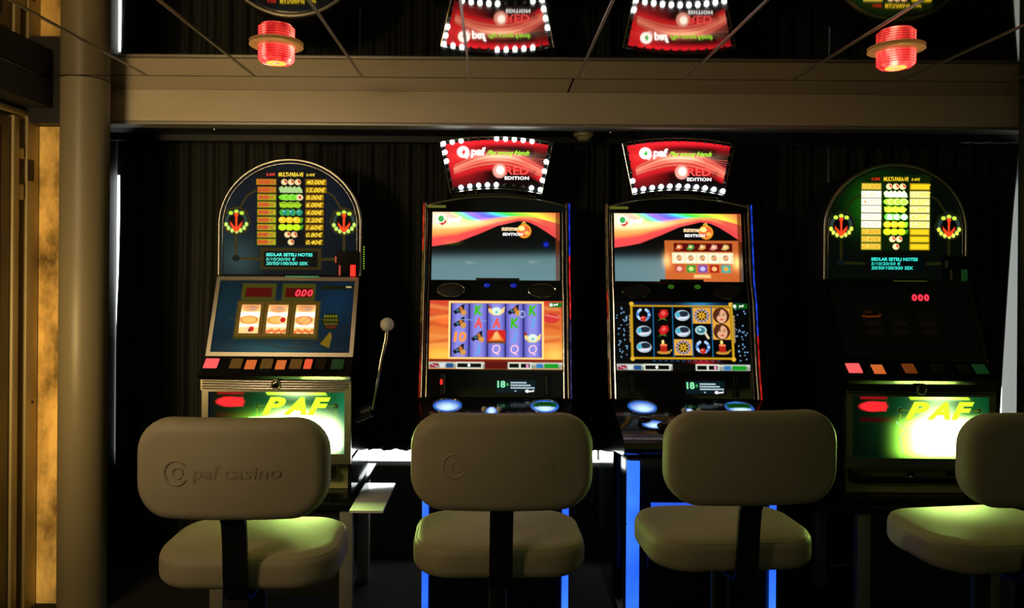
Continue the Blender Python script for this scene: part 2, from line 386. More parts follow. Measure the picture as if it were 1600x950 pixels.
for (a, b) in ((232, 248), (288, 312)): MB().box(XL-.03, XL+.010, yw(25), yw(33), zl(b, 30), zl(a, 30), .002).build('hinge', creamframe, d1)
MB().lathe([(.0, -.004), (.006, -.003), (.007, 0)], (XL+.017, yw(46), zl(628, 46)), 12, 'y').build('screw', blackmetal, d1)

# curtains
def curtain(px0, px1, D, ztop_, zbot, label, n=9, slant=None, slantl=None, m=curtainmat, amp=.03, name='curtain'):
    X0 = xx(px0, 450, D); X1 = xx(px1, 450, D); NX = int(n*14); NZ = 12; V = []; Fc = []
    ph = random.random()*6
    for side in (0, 1):
        for k in range(NZ+1):
            t = k/NZ; z = ztop_+(zbot-ztop_)*t
            for i in range(NX+1):
                s = i/NX; x = X0+(X1-X0)*s
                if slant: x = X0+(X1+slant(t)-X0)*s
                if slantl: x = x+slantl(t)*(1-s)
                y = D+amp*(.6+.4*t)*math.sin(s*n*2*PI+ph+.6*math.sin(t*2+s*9))+.35*amp*math.sin(s*n*4.7*PI+1.3)
                V.append((x, y+.003*side, z))
    L = (NX+1)*(NZ+1)
    for k in range(NZ):
        for i in range(NX):
            a = k*(NX+1)+i; Fc.append((a, a+1, a+NX+2, a+NX+1)); b = a+L; Fc.append((b, b+NX+1, b+NX+2, b+1))
    for i in range(NX): a = NZ*(NX+1)+i; Fc.append((a, a+1, a+1+L, a+L))
    for k in range(NZ): 
        for i in (0, NX): a = k*(NX+1)+i; Fc.append((a, a+NX+1, a+NX+1+L, a+L))
    o = link_mesh(name, V, Fc, m, None, True); tag(o, label, 'curtain', None); return o
zt = zb+.008; zhem = zz(600, 701, 3.8)
curtain(182, 572, 3.83, zt, .05, 'long black curtain behind and left of the left fruit machine', 13, slantl=lambda t: float(np.interp(t, [0, .06, .1, .2, .26, .4, .43, 1], [.002, .002, .005, .005, .002, -.004, -.012, -.012])), amp=.02)
curtain(559, 955, 3.775, zt, zhem, 'shorter black curtain behind the video machines with white light under its hem', 14, amp=.019)
curtain(945, 1310, 3.83, zt, .05, 'long black curtain behind the right video machine', 12, amp=.019)
curtain(1298, 1594, 3.775, zt, .05, 'long black curtain at the right, its edge drawn aside from the bright gap', 9, slant=lambda t: -.10*min(1, max(0, (t-.03))*1.4)**.8, amp=.019)
curtain(1583, 1625, 3.90, zt, .3, 'narrow cream curtain edge glowing in the gap at the far right', 2, m=sheer, amp=.012, name='sheer_curtain')

# smoke detector under the niche soffit
sd = W(912, 209, 3.58); s_ = empty('smoke_detector', (sd.x, 3.58, zb+.01))
MB().lathe([(.0, -.04), (.022, -.04), (.03, -.034), (.036, -.022)], n=28).build('sensor', creamframe, s_)
MB().lathe([(.036, -.022), (.048, -.018), (.05, 0), (.0, 0)], n=28).build('housing', creamframe, s_)
tag(s_, 'small pale smoke detector under the niche ceiling between the two lit signs', 'smoke detector')
for k, (px, py) in enumerate(((335, 206), (954, 213))):
    p = W(px, py, 3.52)
    tag(MB().lathe([(0, -.014), (.007, -.012), (.008, -.004), (.014, 0), (0, 0)], (p.x, 3.52, zb+.01), 16).build('sprinkler_head', chrome),
        ('tiny sprinkler head above the left fruit machine', 'tiny sprinkler head above the right lit sign')[k], 'sprinkler')

# beacons
def beacon():
    r = empty('beacon_lamp', (0, 0, H))
    MB().lathe([(.0, -.001), (.062, -.001), (.094, -.003), (.096, -.007), (.090, -.010), (.066, -.013), (.0, -.013)], n=48).build('flange', flangemat, r)
    prof = [(.060, -.012)]; z = -.014
    for k in range(5): prof += [(.064, z-.002), (.065, z-.005), (.064, z-.007), (.060, z-.008)]; z -= .0088
    prof += [(.060, z-.004), (.054, z-.010), (.045, z-.0115), (0.0, z-.012)]
    L = MB().lathe(prof, n=48).build('red_lens', redlensmat, r)
    for k in range(5): MB().tube([(.0645*math.cos(a), .0645*math.sin(a), -.0222-k*.0088) for a in np.linspace(0, 2*PI, 48, endpoint=False)], .0012, 6, True).build('lens_rib', redrib, L)
    MB().lathe([(.012, z-.0118), (.026, z-.0145), (.036, z-.0118), (.026, z-.011)], n=32).build('lens_centre', redcore, L)
    return r
b1 = beacon(); b1.location.x = xx(432, 73, 2.68); b1.location.y = 2.68
tag(b1, 'glowing red beacon lamp on the mirror ceiling above the left fruit machine', 'lamp', 'red beacon lamps')
b2 = copy_tree(b1); b2.location.x = xx(1400, 76, 2.68); b2.rotation_euler.z = 1.3
b2['label'] = 'glowing red beacon lamp on the mirror ceiling above the right fruit machine'
b3 = copy_tree(b1); b3.location = (b2.location.x, .62, H); b3['label'] = 'red beacon lamp out of frame, mirrored in the glass of the right video machine'

# ================================================================== CHAIRS
def rrect(a, b, R, n=8):
    R = min(R, a, b); P = []
    for (sx, sy, t0) in ((1, 1, 0), (-1, 1, 90), (-1, -1, 180), (1, -1, 270)):
        for k in range(n+1):
            t = math.radians(t0+90*k/n); P.append((sx*(a-R)+R*math.cos(t), sy*(b-R)+R*math.sin(t)))
    out = []                    # cut the straight sides finely too
    for i in range(len(P)):
        out.append(P[i])
        if i % (n+1) == n:
            q = P[(i+1) % len(P)]; out += [(P[i][0]+(q[0]-P[i][0])*k/10, P[i][1]+(q[1]-P[i][1])*k/10) for k in range(1, 10)]
    return out
def cushion(a, b, h, R, r, crown=.006, n=8):
    """rounded pad lying in x,y with thickness h along z (centre 0)"""
    V = []; Fc = []; rings = []
    for side in (-1, 1):
        ks = range(0, 7) if side == -1 else range(6, -1, -1)
        for k in ks:
            t = PI/2*k/6; ins = r*(1-math.sin(t)); z = side*(h/2-r+r*math.cos(t))
            rings.append((ins, z))
    ring0 = []
    for ins, z in rings: ring0.append([(x, y, z) for x, y in rrect(a-ins, b-ins, max(.01, R-ins), n)])
    m = len(ring0[0])
    inner = []
    for q, sgn in ((0, -1), (len(rings)-1, 1)):
        inner.append([[(x*f, y*f, rings[q][1]+sgn*crown*(1-(x*f/(a-r))**2)*(1-(y*f/(b-r))**2)) for x, y, _ in ring0[q]] for f in (.97, .93, .85, .75, .6, .45, .3, .15, .05)])
    seq = inner[0][::-1]+ring0+inner[1]
    for L in seq: V += L
    for i in range(len(seq)-1):
        for j in range(m): Fc.append((i*m+j, i*m+(j+1) % m, (i+1)*m+(j+1) % m, (i+1)*m+j))
    Fc.append(tuple(range(m-1, -1, -1))); Fc.append(tuple((len(seq)-1)*m+j for j in range(m)))
    return V, Fc
class VP:                       # vertical drawing plane on the chair back (x, z)
    def __init__(s, y, bow=0): s.y = y; s.bow = bow
    def P(s, x, z, off=0): return Vector((x, s.y-off-s.bow*(1-(x/.24)**2), z))
def make_chair(logo):
    r = empty('casino_chair', (0, 0, 0))
    V, Fc = cushion(.243, .168, .092, .115, .030, .010)
    MB().add([(x, y-.0, z+.694) for x, y, z in V], Fc).build('seat', leather, r, True)
    V, Fc = cushion(.240, .126, .075, .088, .030, .006)
    back = MB().add([(x, -.228+.03*(x/.24)**2-z*1.0-.02*(y), .987+y) for x, y, z in V], Fc).build('backrest', leather, r, True)
    for o_, yy, hw, hh in ((r.children[0], None, 0, 0),):
        MB().tube([(x, y, .730) for x, y in rrect(.2335, .1585, .106)], .0028, 6, True).build('piping', leather, o_)
    if logo:
        m = leatherdk if logo == 1 else leather
        p = VP(-.2705, 0); mb = MB()
        def q(x, z, off=0): return Vector((x, -.2655+.03*(x/.24)**2-.0018-.004*(1-(x/.24)**2)-.02*(z-.987)-off, z))
        lift = -.0016 if logo == 1 else -.0026
        for (cx_, r_, a0, a1) in ((-.124, .030, .7, 2*PI-.5), (-.119, .013, -.4, 2*PI-.9)):
            mb.tube([q(cx_+r_*math.cos(a), .985+r_*math.sin(a), lift) for a in np.linspace(a0, a1, 26)], .0036, 6)
        TV, TF = text2d('paf casino', .1, .012)
        mb.add([q(-.083+.215*a, .962+.042*b, lift+.0026) for a, b in TV], TF)
        mb.build('embossed_logo', m, back, False)
    b = MB(); path = [(-.246, .93), (-.232, .885), (-.205, .84), (-.196, .78), (-.190, .70), (-.184, .655), (-.165, .634), (-.12, .628), (.06, .628)]
    V = []; wd = .031; th = .011
    for i, (y, z) in enumerate(path):
        a = Vector(path[max(i-1, 0)]); c = Vector(path[min(i+1, len(path)-1)]); t = (c-a).normalized(); n_ = Vector((-t.y, t.x))
        for (sx, sn) in ((-1, -1), (1, -1), (1, 1), (-1, 1)): V.append((sx*wd, y+n_.x*sn*th/2, z+n_.y*sn*th/2))
    Fc = [(i*4+j, i*4+(j+1) % 4, i*4+4+(j+1) % 4, i*4+4+j) for i in range(len(path)-1) for j in range(4)]+[(3, 2, 1, 0), tuple(len(V)-4+j for j in range(4))]
    b.add(V, Fc); b.build('back_support', blackmetal, r)
    MB().box(-.11, .11, -.10, .12, .634, .647, .003).build('seat_plate', blackmetal, r)
    for ch in r.children: ch.location.z = .03
    MB().lathe([(.0, .02), (.034, .02), (.034, .40), (.026, .41), (.026, .66), (0, .66)], n=28).build('pedestal', blackmetal, r)
    MB().lathe([(.0, 0), (.225, 0), (.225, .008), (.20, .014), (.06, .026), (.045, .05), (.034, .06)], n=44).build('base', blackmetal, r)
    return r
CH = [(-.655, 2.070, .02, 1, .012, 'cream leather stool with embossed round logo, in front of the left fruit machine'),
      (.022, 2.150, .03, 2, 0, 'cream leather stool in front of the left video machine, second from left'),
      (.688, 2.210, .09, 0, 0, 'cream leather stool turned slightly, in front of the right video machine'),
      (1.475, 2.215, .14, 0, -.008, 'cream leather stool cut off by the right edge, in front of the right fruit machine')]
p0 = None
for (x, y, rz, lg, dz, lab) in CH:
    if lg: c = make_chair(lg); p0 = c if p0 is None else p0; plain = c
    else:
        c = plain.copy(); COL.objects.link(c)
        for ch in list(plain.children):
            d = ch.copy(); COL.objects.link(d); d.parent = c
            for g in ch.children:
                if g.name.startswith('embossed'): continue
                e = g.copy(); COL.objects.link(e); e.parent = d
    c.location = (x, y, 0); c.rotation_euler.z = rz
    tag(c, lab, 'chair', 'casino stools in front of the machines')

# ================================================================== FRUIT MACHINES
T_red = glowmat('red_print', (1, .16, .12), 1.0); T_dred = glowmat('dark_red_print', (.72, .10, .03), 1.0)
T_yel = glowmat('yellow_print', (1, .85, .15), 1.1); T_cyan = glowmat('cyan_print', (.25, 1, .92), 1.1)
T_led = glowmat('red_digits', (1, .18, .25), 1.8); T_lime = glowmat('lime_print', (.72, 1, .14), 1.9)
T_white = glowmat('white_print', (1, 1, 1), 1.3); T_grn = glowmat('green_print', (.70, 1, .25), 1.2)
T_org = glowmat('orange_print', (1, .55, .25), 1.3); T_redt = glowmat('red_title', (1, .33, .30), 1.2)
T_wh2 = glowmat('hot_white_print', (1, 1, .8), 2.2); T_or2 = glowmat('amber_print', (1, .62, .2), .9)
T_pink = glowmat('pink_glyph', (1, .78, .85), 1.1); T_blu = glowmat('blue_glyph', (.42, .66, .95), 1.0)
T_kgr = glowmat('green_glyph', (.25, .75, .15), 1.0); T_agl = glowmat('red_glyph', (.95, .35, .35), 1.0)
B_pink = glowmat('lit_pink_button', (1, .36, .36), 1.1); B_or = glowmat('orange_deck_glow', (.85, .42, .18), .9)
B_br = glowmat('dim_amber_button', (.36, .24, .07), .9); B_dk = mat('dark_button', (.03, .022, .01), .3); B_gr = glowmat('dim_green_button', (.06, .20, .08), .8)

def fruit_machine(root, hot):
    """left fruit machine in photo units; root REF is its own place. hot: the right one, overexposed table, dark reels"""
    X0, X1 = -1.243, -.602
    Dh = 3.3465
    A = Panel(343, 250, 563, 430, Dh, Dh, (X0, X1))
    cx, hw = 453, 110
    def halfw(Y, h=hw, top=250, spring=352):
        return np.where(Y < spring, h*np.sqrt(np.clip(1-((spring-Y)/(spring-top))**2, 0, 1)), h)
    # cabinet: arched head and body
    an = np.linspace(PI, 0, 25)
    out = [A.P(cx-hw, 434)]+[A.P(cx+hw*math.cos(a), 352-102*math.sin(a)) for a in an]+[A.P(cx+hw, 434)]
    MB().prism([(p.x, p.z) for p in out], Dh+.004, Dh+.26).build('cabinet_head', blackmatt, root)
    zA = zz(447, 433, 3.3368); z55 = zz(447, 557, 3.201); z88 = zz(447, 586, 3.1379); z18 = zz(447, 718, 3.1525); zbt = zz(447, 780, 3.1525)+.002
    MB().xprism([(3.3416, zA), (3.2058, z55), (3.1641, z88), (3.1641, z18+.002), (3.3174, z18+.002), (3.3174, zbt), (3.6084, zbt), (3.6084, zA)], X0+.003, X1-.003).build('cabinet', blackgloss, root)
    for (a, b) in ((X0-.003, X0+.012), (X1-.012, X1+.003)): MB().box(a, b, 3.1544, 3.3271, zbt, z18).build('side_cheek', blackgloss, root)
    # arch trims
    for (dd, rr, m) in ((0, .0068, brushed), (-5.5, .003, darkchrome)):
        pts = [A.P(cx-hw-dd*-1*1, 432, .004)] if False else []
        h = hw+dd
        pts = [A.P(cx-h, y, .005) for y in np.linspace(430, 356, 5)]+[A.P(cx+h*math.cos(a), 352-(102+dd)*math.sin(a), .005) for a in np.linspace(PI, 0, 40)]+[A.P(cx+h, y, .005) for y in np.linspace(356, 430, 5)]
        MB().tube(pts, rr, 10).build('arch_trim', m, root)
    # printed glass of the head
    rowsy = [284.6, 296.8, 308.4, 320, 332, 343.8, 355.2, 366.7, 378.3]
    def pa(c):
        if not hot:
            c.fill((.015, .05, .075)); c.glow(453, 330, 75, 60, (.01, .07, .13), 1.2); c.glow(375, 405, 28, 30, (.15, .24, .24), 1.0); c.glow(350, 360, 16, 50, (.05, .12, .13), 1)
            pipe, pk = (.22, .19, .06), 1
        else: c.fill((.02, .035, .02)); c.glow(425, 315, 34, 34, (.10, .45, .04), .9); pipe, pk = (.12, .13, .03), 1
        for sgn in (-1, 1):
            ax = cx+sgn*84-(0 if sgn < 0 else 0)
            c.line([(ax, 366), (ax, 403)], 4, pipe, pk); c.line([(ax, 404), (cx+sgn*46, 405)], 4, pipe, pk); c.ell(ax, 404, 6, 5, (.04, .08, .09))
            c.line([(ax+(-sgn)*2, 330), (ax-sgn*17, 306), (cx+sgn*46, 293)], 3, pipe, pk)
            c.poly([(ax+23*math.cos(a), 346+23*math.sin(a)) for a in np.linspace(0, 2*PI, 9)], pipe, pk); c.ell(ax, 346, 19.5, 19.5, (.03, .07, .07)); c.ell(ax, 346, 11.5, 13, (.0, .01, .02))
            c.ring(ax, 346, 15, 15, 5, (.20, .28, .25), .8)
            lk = 1.3 if hot else 1.0; lc = (.85, 1, .45) if not hot else (.9, 1, .35)
            for a in (-122, -90, -58): c.ell(ax+16*math.cos(math.radians(a)), 347+16*math.sin(math.radians(a)), 3.4, 2.9, (.80, .95, .25), lk)
            for a in (20, 43, 66, 90-2, 112, 135, 158): c.ell(ax+17*math.cos(math.radians(a)), 345+17*math.sin(math.radians(a)), 2.7, 3.3, lc, lk)
            rd = (1, .28, .12)
            c.line([(ax, 337), (ax, 360)], 3, rd, 1.1); c.ell(ax, 336, 3.2, 3.2, rd, 1.1); c.poly([(ax-10, 346), (ax-2, 355), (ax, 364), (ax-6, 358)], rd, 1.1); c.poly([(ax+10, 346), (ax+2, 355), (ax, 364), (ax+6, 358)], rd, 1.1); c.line([(ax-8, 351), (ax, 360), (ax+8, 351)], 3.2, rd, 1.1)
        c.box(400, 266, 508, 384, (.01, .03, .04) if not hot else (.05, .12, .02), 1, alpha=.9, soft=3)
        for i, y in enumerate(rowsy):
            lo, hi = (402, 430.5); w2 = 1 if 0 < i < 6 else 0
            k = (.95 if not hot else (1.3 if not w2 else 4.5))
            if not hot:
                lc = (.95, .80-.03*i % .1, .12); rc = (1, .72, .10)
                c.box(lo-(2 if i == 0 else 0), y-4.4, hi, y+4.4, (.86, .62, .08) if i < 2 else (.78, .84, .14), .75, 1.6)
                c.box(lo+1, y-3.4, lo+18-i*.2, y+3.4, (.92, .42, .12), .8, 3)
                c.box(476.8, y-4.4, 505+(4 if i < 2 else 0), y+4.4, (.92, .66, .07) if i < 7 else (.55, .40, .06), .38, 1.6)
            else:
                lc = (1, .90, .30) if not w2 else (1, 1, .80)
                c.box(lo-1, y-4.4, hi, y+4.4, lc, k*.75 if i < 8 else 1.0, 2.4); c.box(476.5, y-4.4, 506, y+4.4, (1, .95, .55) if w2 and i < 6 else (1, .85, .12), k*.5 if w2 else 1.0, 2.4)
        def mid(i, f):
            y = rowsy[i]; f(y)
        def shrimp(y, xs_, k):
            for x in xs_:
                c.ell(x, y, 4.9, 4.6, (1, .88, .62), k); c.poly([(x, y-4.5), (x+4.5, y-1), (x+4, y+2), (x+.5, y)], (.85, .12, .08), k)
        kk = 1.0 if not hot else 1.5
        shrimp(rowsy[0], (443.5, 454, 464.5), kk); shrimp(rowsy[7], (449, 459.5), kk); shrimp(rowsy[8], (454.5,), kk)
        kh = 1 if not hot else 3.6
        for x in (440, 447, 453, 460, 467): c.poly([(x-5, rowsy[1]-3), (x, rowsy[1]-6), (x+4, rowsy[1]-1), (x+5, rowsy[1]+4.5), (x-3, rowsy[1]+4)], (.70, .85, .55), kh)
        for j, x in enumerate((444, 454, 464)): c.ell(x, rowsy[2], 9, 4.6, (.50-.02*j, .88, .18), kh); c.ring(x+3, rowsy[2], 5, 4.4, .7, (.85, 1, .5), kh)
        if not hot: c.ell(468, rowsy[2], 5, 4.4, (1, .9, .7)); c.ell(468, rowsy[2], 2.3, 2.3, (.85, .15, .1))
        for x in (442, 452, 463): c.poly([(x-6, rowsy[3]-3), (x+2, rowsy[3]-5), (x+8, rowsy[3]), (x+4, rowsy[3]+5), (x-5, rowsy[3]+4)], (.66, .86, .16), kh); c.line([(x-5, rowsy[3]-4), (x+4, rowsy[3]-1)], 1, (.35, .45, .05))
        for x in (441, 449, 457, 467): c.ell(x, rowsy[4], 4.6, 5, (.30, .70, .20), kh)
        for x in (444.5, 455, 467): c.ell(x, rowsy[4], 4.4 if x < 460 else 5.4, 4.4, (.15, .62, .52) if not hot else (.7, 1, .6), kh*.9); c.ell(x-1.5, rowsy[4]-1.5, 1.2, 1.2, (.7, .95, .8), kh)
        c.poly([(466, rowsy[5]-3), (473, rowsy[5]-4), (472, rowsy[5]+4), (464, rowsy[5]+5)], (.45, .8, .12), kh*.7)
        for x in (441, 452, 463): c.ell(x, rowsy[5], 6, 4.9, (.98, .80, .15), 1.1 if not hot else 2); c.ell(x-2, rowsy[5]-1.5, 1.3, 1.1, (1, 1, .6), 1.2)
        c.poly([(466, rowsy[6]-2), (474, rowsy[6]-4), (472, rowsy[6]+3), (464, rowsy[6]+4)], (.30, .65, .1))
        for x in (441, 452, 463): c.ell(x, rowsy[6], 6.2, 5, (.78, .95, .12), 1.1 if not hot else 1.8)
        # display window
        c.box(407, 387.5, 502, 421, (.20, .17, .05) if not hot else (.03, .03, .02), 1, 1.5); c.box(412.5, 392.5, 496.5, 417.5, (.0, .035, .04))
        c.box(525, 392, 560, 430, (.01, .012, .012), 1, 4)
    gridface('printed_glass', A, 343, 250, 563, 430, 230, 190, pa, PRINT, root, .002,
             warp=lambda U, V: ((453+(U*2-1)*(halfw(251+178*V)-1.5)), 251+178*V))
    L = ['10.00€', '6.00€', '4.00€', '3.00€', '2.00€', '1.60€', '0.80€', '0.40€', '0.20€']; Rr = ['40.00€', '15.00€', '8.00€', '6.00€', '4.00€', '3.20€', '1.60€', '0.80€', '0.40€']
    ml = MB(); mr = MB()
    for i, y in enumerate(rowsy):
        letter(ml, A, L[i], (402.5, y-3.2, 429.5, y+3.2), .25, .01, .0035)
        letter(mr, A, Rr[i], (478, y-3.6, 504+(4 if i < 2 else 0), y+3.6), .25, .02, .0035)
    flat(ml, 'prize_lettering', T_dred if not hot else T_or2, root); flat(mr, 'prize_lettering', T_yel, root)
    flat(letter(MB(), A, '0.20€', (415.5, 270.6, 429.5, 275), .2, .01, .0035), 'prize_lettering', T_red, root)
    flat(letter(letter(MB(), A, 'MULTI-PARA-VII', (434.5, 269.5, 473, 276.2), .1, .03, .0035), A, '0.40€', (478, 270.8, 491.5, 275.4), .2, .01, .0035), 'title_lettering', T_yel, root)
    mb = MB(); letter(mb, A, 'SEDLAR SETELI NOTES', (416, 395.5, 488.5, 400.6), 0, .03, .0035); letter(mb, A, '5/10/20/50 €', (416, 402.4, 462, 407.3), .1, .005, .0035); letter(mb, A, '20/50/100/500 SEK', (416, 409, 481.5, 414.2), .1, .012, .0035)
    flat(mb, 'display_lettering', T_cyan, root)
    # coin head unit lower right of the arch
    cu = MB(); A.box(cu, 527, 391, 562, 428, .002, .035, 2); coin = cu.build('coin_unit', blackgloss, root)
    rd = MB(); A.box(rd, 549.5, 413, 558, 431, .036, .046, 1); rd.build('coin_unit_painted_glint', T_red if not hot else B_gr, coin)  # red reflection on the left machine's housing, painted as a glowing block
    ch = MB(); A.box(ch, 526, 400, 528.5, 410, .03, .038); A.box(ch, 532, 414, 535, 430, .034, .04); ch.build('coin_slot', dullmetal if hot else mat('painted_red_glint', (.5, .1, .08), .3, .6), coin)  # left slot metal coloured red to paint the same reflection
    # ledge under the head
    lb = MB(); A.box(lb, 342, 429.5, 564, 436, .0, .02, 1); lb.build('ledge', blackgloss, root)
    gl = MB(); A.box(gl, 448, 431.2, 500, 432.4, .019, .0215); gl.build('green_light_line', glowmat('green_line', (.05, .65, .35), .9) if not hot else glowmat('green_line2', (.35, .40, .08), .5), root)
    # reel glass
    Rp = Panel(343, 436, 561, 556, 3.3222, 3.1961, (X0+.003, X1-.003))
    Rx = lambda p: p                                     # photo columns on the sloping glass, before perspective
    def sx(px, py):                                      # photo pixel to panel unit (undo perspective spread)
        D = 3.3222+(3.1961-3.3222)*(py-436)/120.; X = xx(px, py, D); return 343+(X-(X0+.003))/((X1-X0)-.006)*218
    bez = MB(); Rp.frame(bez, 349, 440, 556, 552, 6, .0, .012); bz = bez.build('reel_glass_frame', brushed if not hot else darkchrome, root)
    def pr(c):
        if hot:
            c.fill((.012, .016, .010)); c.glow(sx(385, 500), 487, 8, 3, (.5, .12, .02), .0)
            return
        c.fill((.05, .12, .17)); c.c *= .6; c.glow(430, 500, 90, 40, (.02, .16, .20), .8); c.glow(sx(420, 545), 548, 60, 12, (.16, .28, .28), 1.0); c.glow(365, 450, 14, 40, (0, .12, .12), .5); c.glow(530, 470, 25, 30, (.0, .10, .20), .9)
        g = (.23, .22, .05)
        for a, b in ((378, 431.5), (441, 493)): c.box(sx(a, 457), 443.5, sx(b, 457), 471, g, 1.2, 1.5)
        c.box(sx(368, 500), 471.5, sx(499, 500), 531, g, 1.15, 1.5)
        c.line([(sx(360, 500), 500), (sx(515, 500), 500)], 1.5, g)
        c.ell(sx(517, 503), 503, 13, 13, (.06, .10, .04)); 
        for yy, wd, cc in ((495, 10, (.42, .42, .05)), (501, 11, (.34, .33, .05)), (507, 10, (.36, .30, .05)), (512, 7, (.40, .12, .06))): 
            for k in range(5): c.box(sx(517, yy)-wd+k*wd*.42, yy-1.8, sx(517, yy)-wd+k*wd*.42+wd*.3, yy+1.8, cc, 1, .8)
        c.poly([(sx(516, 520), 519), (sx(519, 524), 526), (sx(514, 543), 544), (sx(500, 537), 538)], (.45, .36, .06), 1)
        P = [(sx(405+t*95, 540), 531+14*math.sin(t*PI)**.8-(2 if t > .8 else 0)) for t in np.linspace(0, 1, 24)]; c.line(P, 1.2, (.20, .17, .05)); c.ring(sx(463, 540), 540, 5, 4.5, 1.2, (.24, .2, .06))
        c.box(sx(503, 449), 446, sx(555, 449), 453, (.06, .09, .03)); c.box(sx(541, 449), 447.5, sx(549, 449), 449.5, (.8, .7, .5))
    rg = gridface('reel_glass', Rp, 349, 440, 556, 552, 220, 120, pr, PRINT, root, .002)
    dr = MB()
    if not hot:
        for a, b in ((384.5, 425), (446.6, 488)):
            dr = MB(); Rp.box(dr, sx(a, 458), 451, sx(b, 458), 465.5, .002, .0045)
            dr.build('digit_window', mat('digit_window_red', (.06, .005, .004), .2, emit=(.05, .002, .002), es=1), root)
    for (a, b, c_) in ((462, 470, '0'), (471.5, 479.5, '0'), (481, 489, '0')):
        if hot: a, b = a+3.0, b+3.0
        flat(letter(MB(), Rp, '0', (sx(a, 460), 453.5, sx(b, 460), 464.5), .15, .03 if not hot else .05, .006), 'digit', T_led, root)
    if not hot: flat(letter(MB(), Rp, '.', (sx(470, 464), 462.7, sx(471.6, 464), 464.5), 0, .02, .006), 'digit', T_led, root)
    # reels: curved drums behind raised gold frames
    for ri, (a, b) in enumerate(((376, 406.5), (418, 449.6), (461.6, 492.5))):
        xa, xb = sx(a, 500), sx(b, 500)
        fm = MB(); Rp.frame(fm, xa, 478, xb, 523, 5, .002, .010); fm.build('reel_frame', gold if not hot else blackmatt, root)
        def pp(c, ri=ri, xa=xa, xb=xb):
            m_ = (xa+xb)/2
            if hot:
                c.fill((.020, .018, .010))
                if ri == 0: c.line([(xa, 488), (xa+8, 490), (xb-3, 489), (xb, 486)], 2.2, (.42, .16, .03), .8, 2); c.ell(m_-4, 482, 8, 2, (.12, .05, .02))
                for yy in (500, 513): c.ell(m_, yy, 12, 3.5, (.05, .035, .012))
                return
            c.fill((1, .78, .50)); c.c *= 1.25; c.glow(m_, 503, 40, 18, (.8, .45, .25), .5)
            c.box(xa, 490, xb, 497, (1, 1, .9), 1.7, 3); c.box(xa, 509, xb, 512.5, (1, 1, .88), 1.6, 2.5)
            c.ell(m_, 484 if ri != 1 else 486, 12, 5, (.90, .62, .38), 1.2, 1.5); c.ell(m_+3, 484, 5, 3, (.80, .62, .50), 1.1, 1)
            c.ell(m_-1, 502, 13, 6.5, (.98, .72, .36), 1.2, 1.5); c.ring(m_-1, 502, 12, 6, 1, (.85, .48, .20), 1)
            if ri == 0: c.ell(m_+1, 517, 6, 4.5, (1, .75, .55), 1.3); c.ell(m_+4, 516, 4, 4, (.85, .15, .12), 1); c.ell(m_+1, 518, 2, 2, (.35, .1, .08), 1)
            if ri == 1: c.ell(m_+9, 502, 4.2, 4.2, (.80, .12, .12), 1.1); c.ring(m_+9, 502, 5, 5, 1.2, (1, .85, .6), 1.3)
            if ri == 2: c.ring(m_, 503, 9, 7, 1.2, (.90, .45, .40), 1.1); c.line([(m_-9, 509), (m_+9, 496)], 1.2, (.9, .5, .4), 1)
            if ri > 0:
                for k in range(9): c.ell(xa+2+k*3.6, 519+1.5*math.sin(k*2.1+ri), 2, 2.6, (.90, .42, .20), 1.1, 1)
            c.box(xa, 478, xb, 482, (.85, .42, .22), .9, 4, .6)
        nx_, ny_ = 40, 56; U, V = np.meshgrid(np.linspace(0, 1, nx_), np.linspace(0, 1, ny_)); X = xa+(xb-xa)*U; Y = 478+45*V
        cv = Cv(X, Y); pp(cv)
        P = [tuple(Rp.P(x_, y_, .003+.006*math.sin(v_*PI))) for x_, y_, v_ in zip(X.ravel(), Y.ravel(), V.ravel())]
        idx = (np.arange(ny_-1)[:, None]*nx_+np.arange(nx_-1)).ravel()
        link_mesh('reel', P, np.stack([idx, idx+nx_, idx+nx_+1, idx+1], 1).tolist(), PRINT, root, True, cv.c)
    # button deck
    Bp = Panel(326, 557, 549, 586, 3.1961, 3.1185, (X0+.003, X1-.003))
    dk = MB(); Bp.box(dk, 325, 557, 550, 587, -.03, .002); dk.build('button_deck', blackgloss, root)
    def bx(px): return 326+(px-335)*(541-331)/(541-335.)+3
    bt = [(335, 356, B_pink), (373, 391, B_br if not hot else B_or), (418, 436, B_br if not hot else mat('dim_orange', (.1, .03, .01), .3, emit=(.13, .03, .004), es=1)), (461, 479, B_br if not hot else B_dk), (499, 515, B_dk), (522, 541, B_gr)]
    if not hot: bt += [(395, 411, B_or), (440, 455, B_or), (482, 494, glowmat('red_deck_glow', (.95, .35, .2), .9))]  # extra orange and red glow pieces added beside the six buttons
    for (a, b, m) in bt:
        q = MB(); a, b = bx(a), bx(b)
        if hot and m not in (B_pink,): pass
        tall = .020 if m is not B_or else .012
        Bp.box(q, a, 564, b, 580, .002, tall*.6); bo = q.build('button', blackgloss, root)
        q = MB(); Bp.box(q, a+.3, 564.5, b-.3, 579, tall*.6, tall, 1.2); q.build('button_cap', m, bo)
    edge = MB(); Bp.box(edge, 325, 586, 551, 589, -.01, .005); edge.build('deck_edge', darkchrome, root)
    # ribbed chrome band
    Gp = Panel(316, 588, 550, 718, 3.1477, 3.1477, (X0-.002, X1+.002))
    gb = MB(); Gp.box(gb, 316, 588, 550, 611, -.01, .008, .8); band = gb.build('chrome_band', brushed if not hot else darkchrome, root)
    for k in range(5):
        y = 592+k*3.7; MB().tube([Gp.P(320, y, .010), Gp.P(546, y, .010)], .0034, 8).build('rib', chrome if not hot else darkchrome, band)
    lx = 434 if not hot else 434
    q = MB(); Gp.ring(q, lx, 600, 7, 7.5, .0028, .016, 24); q.build('lock_ring', brushed, band)
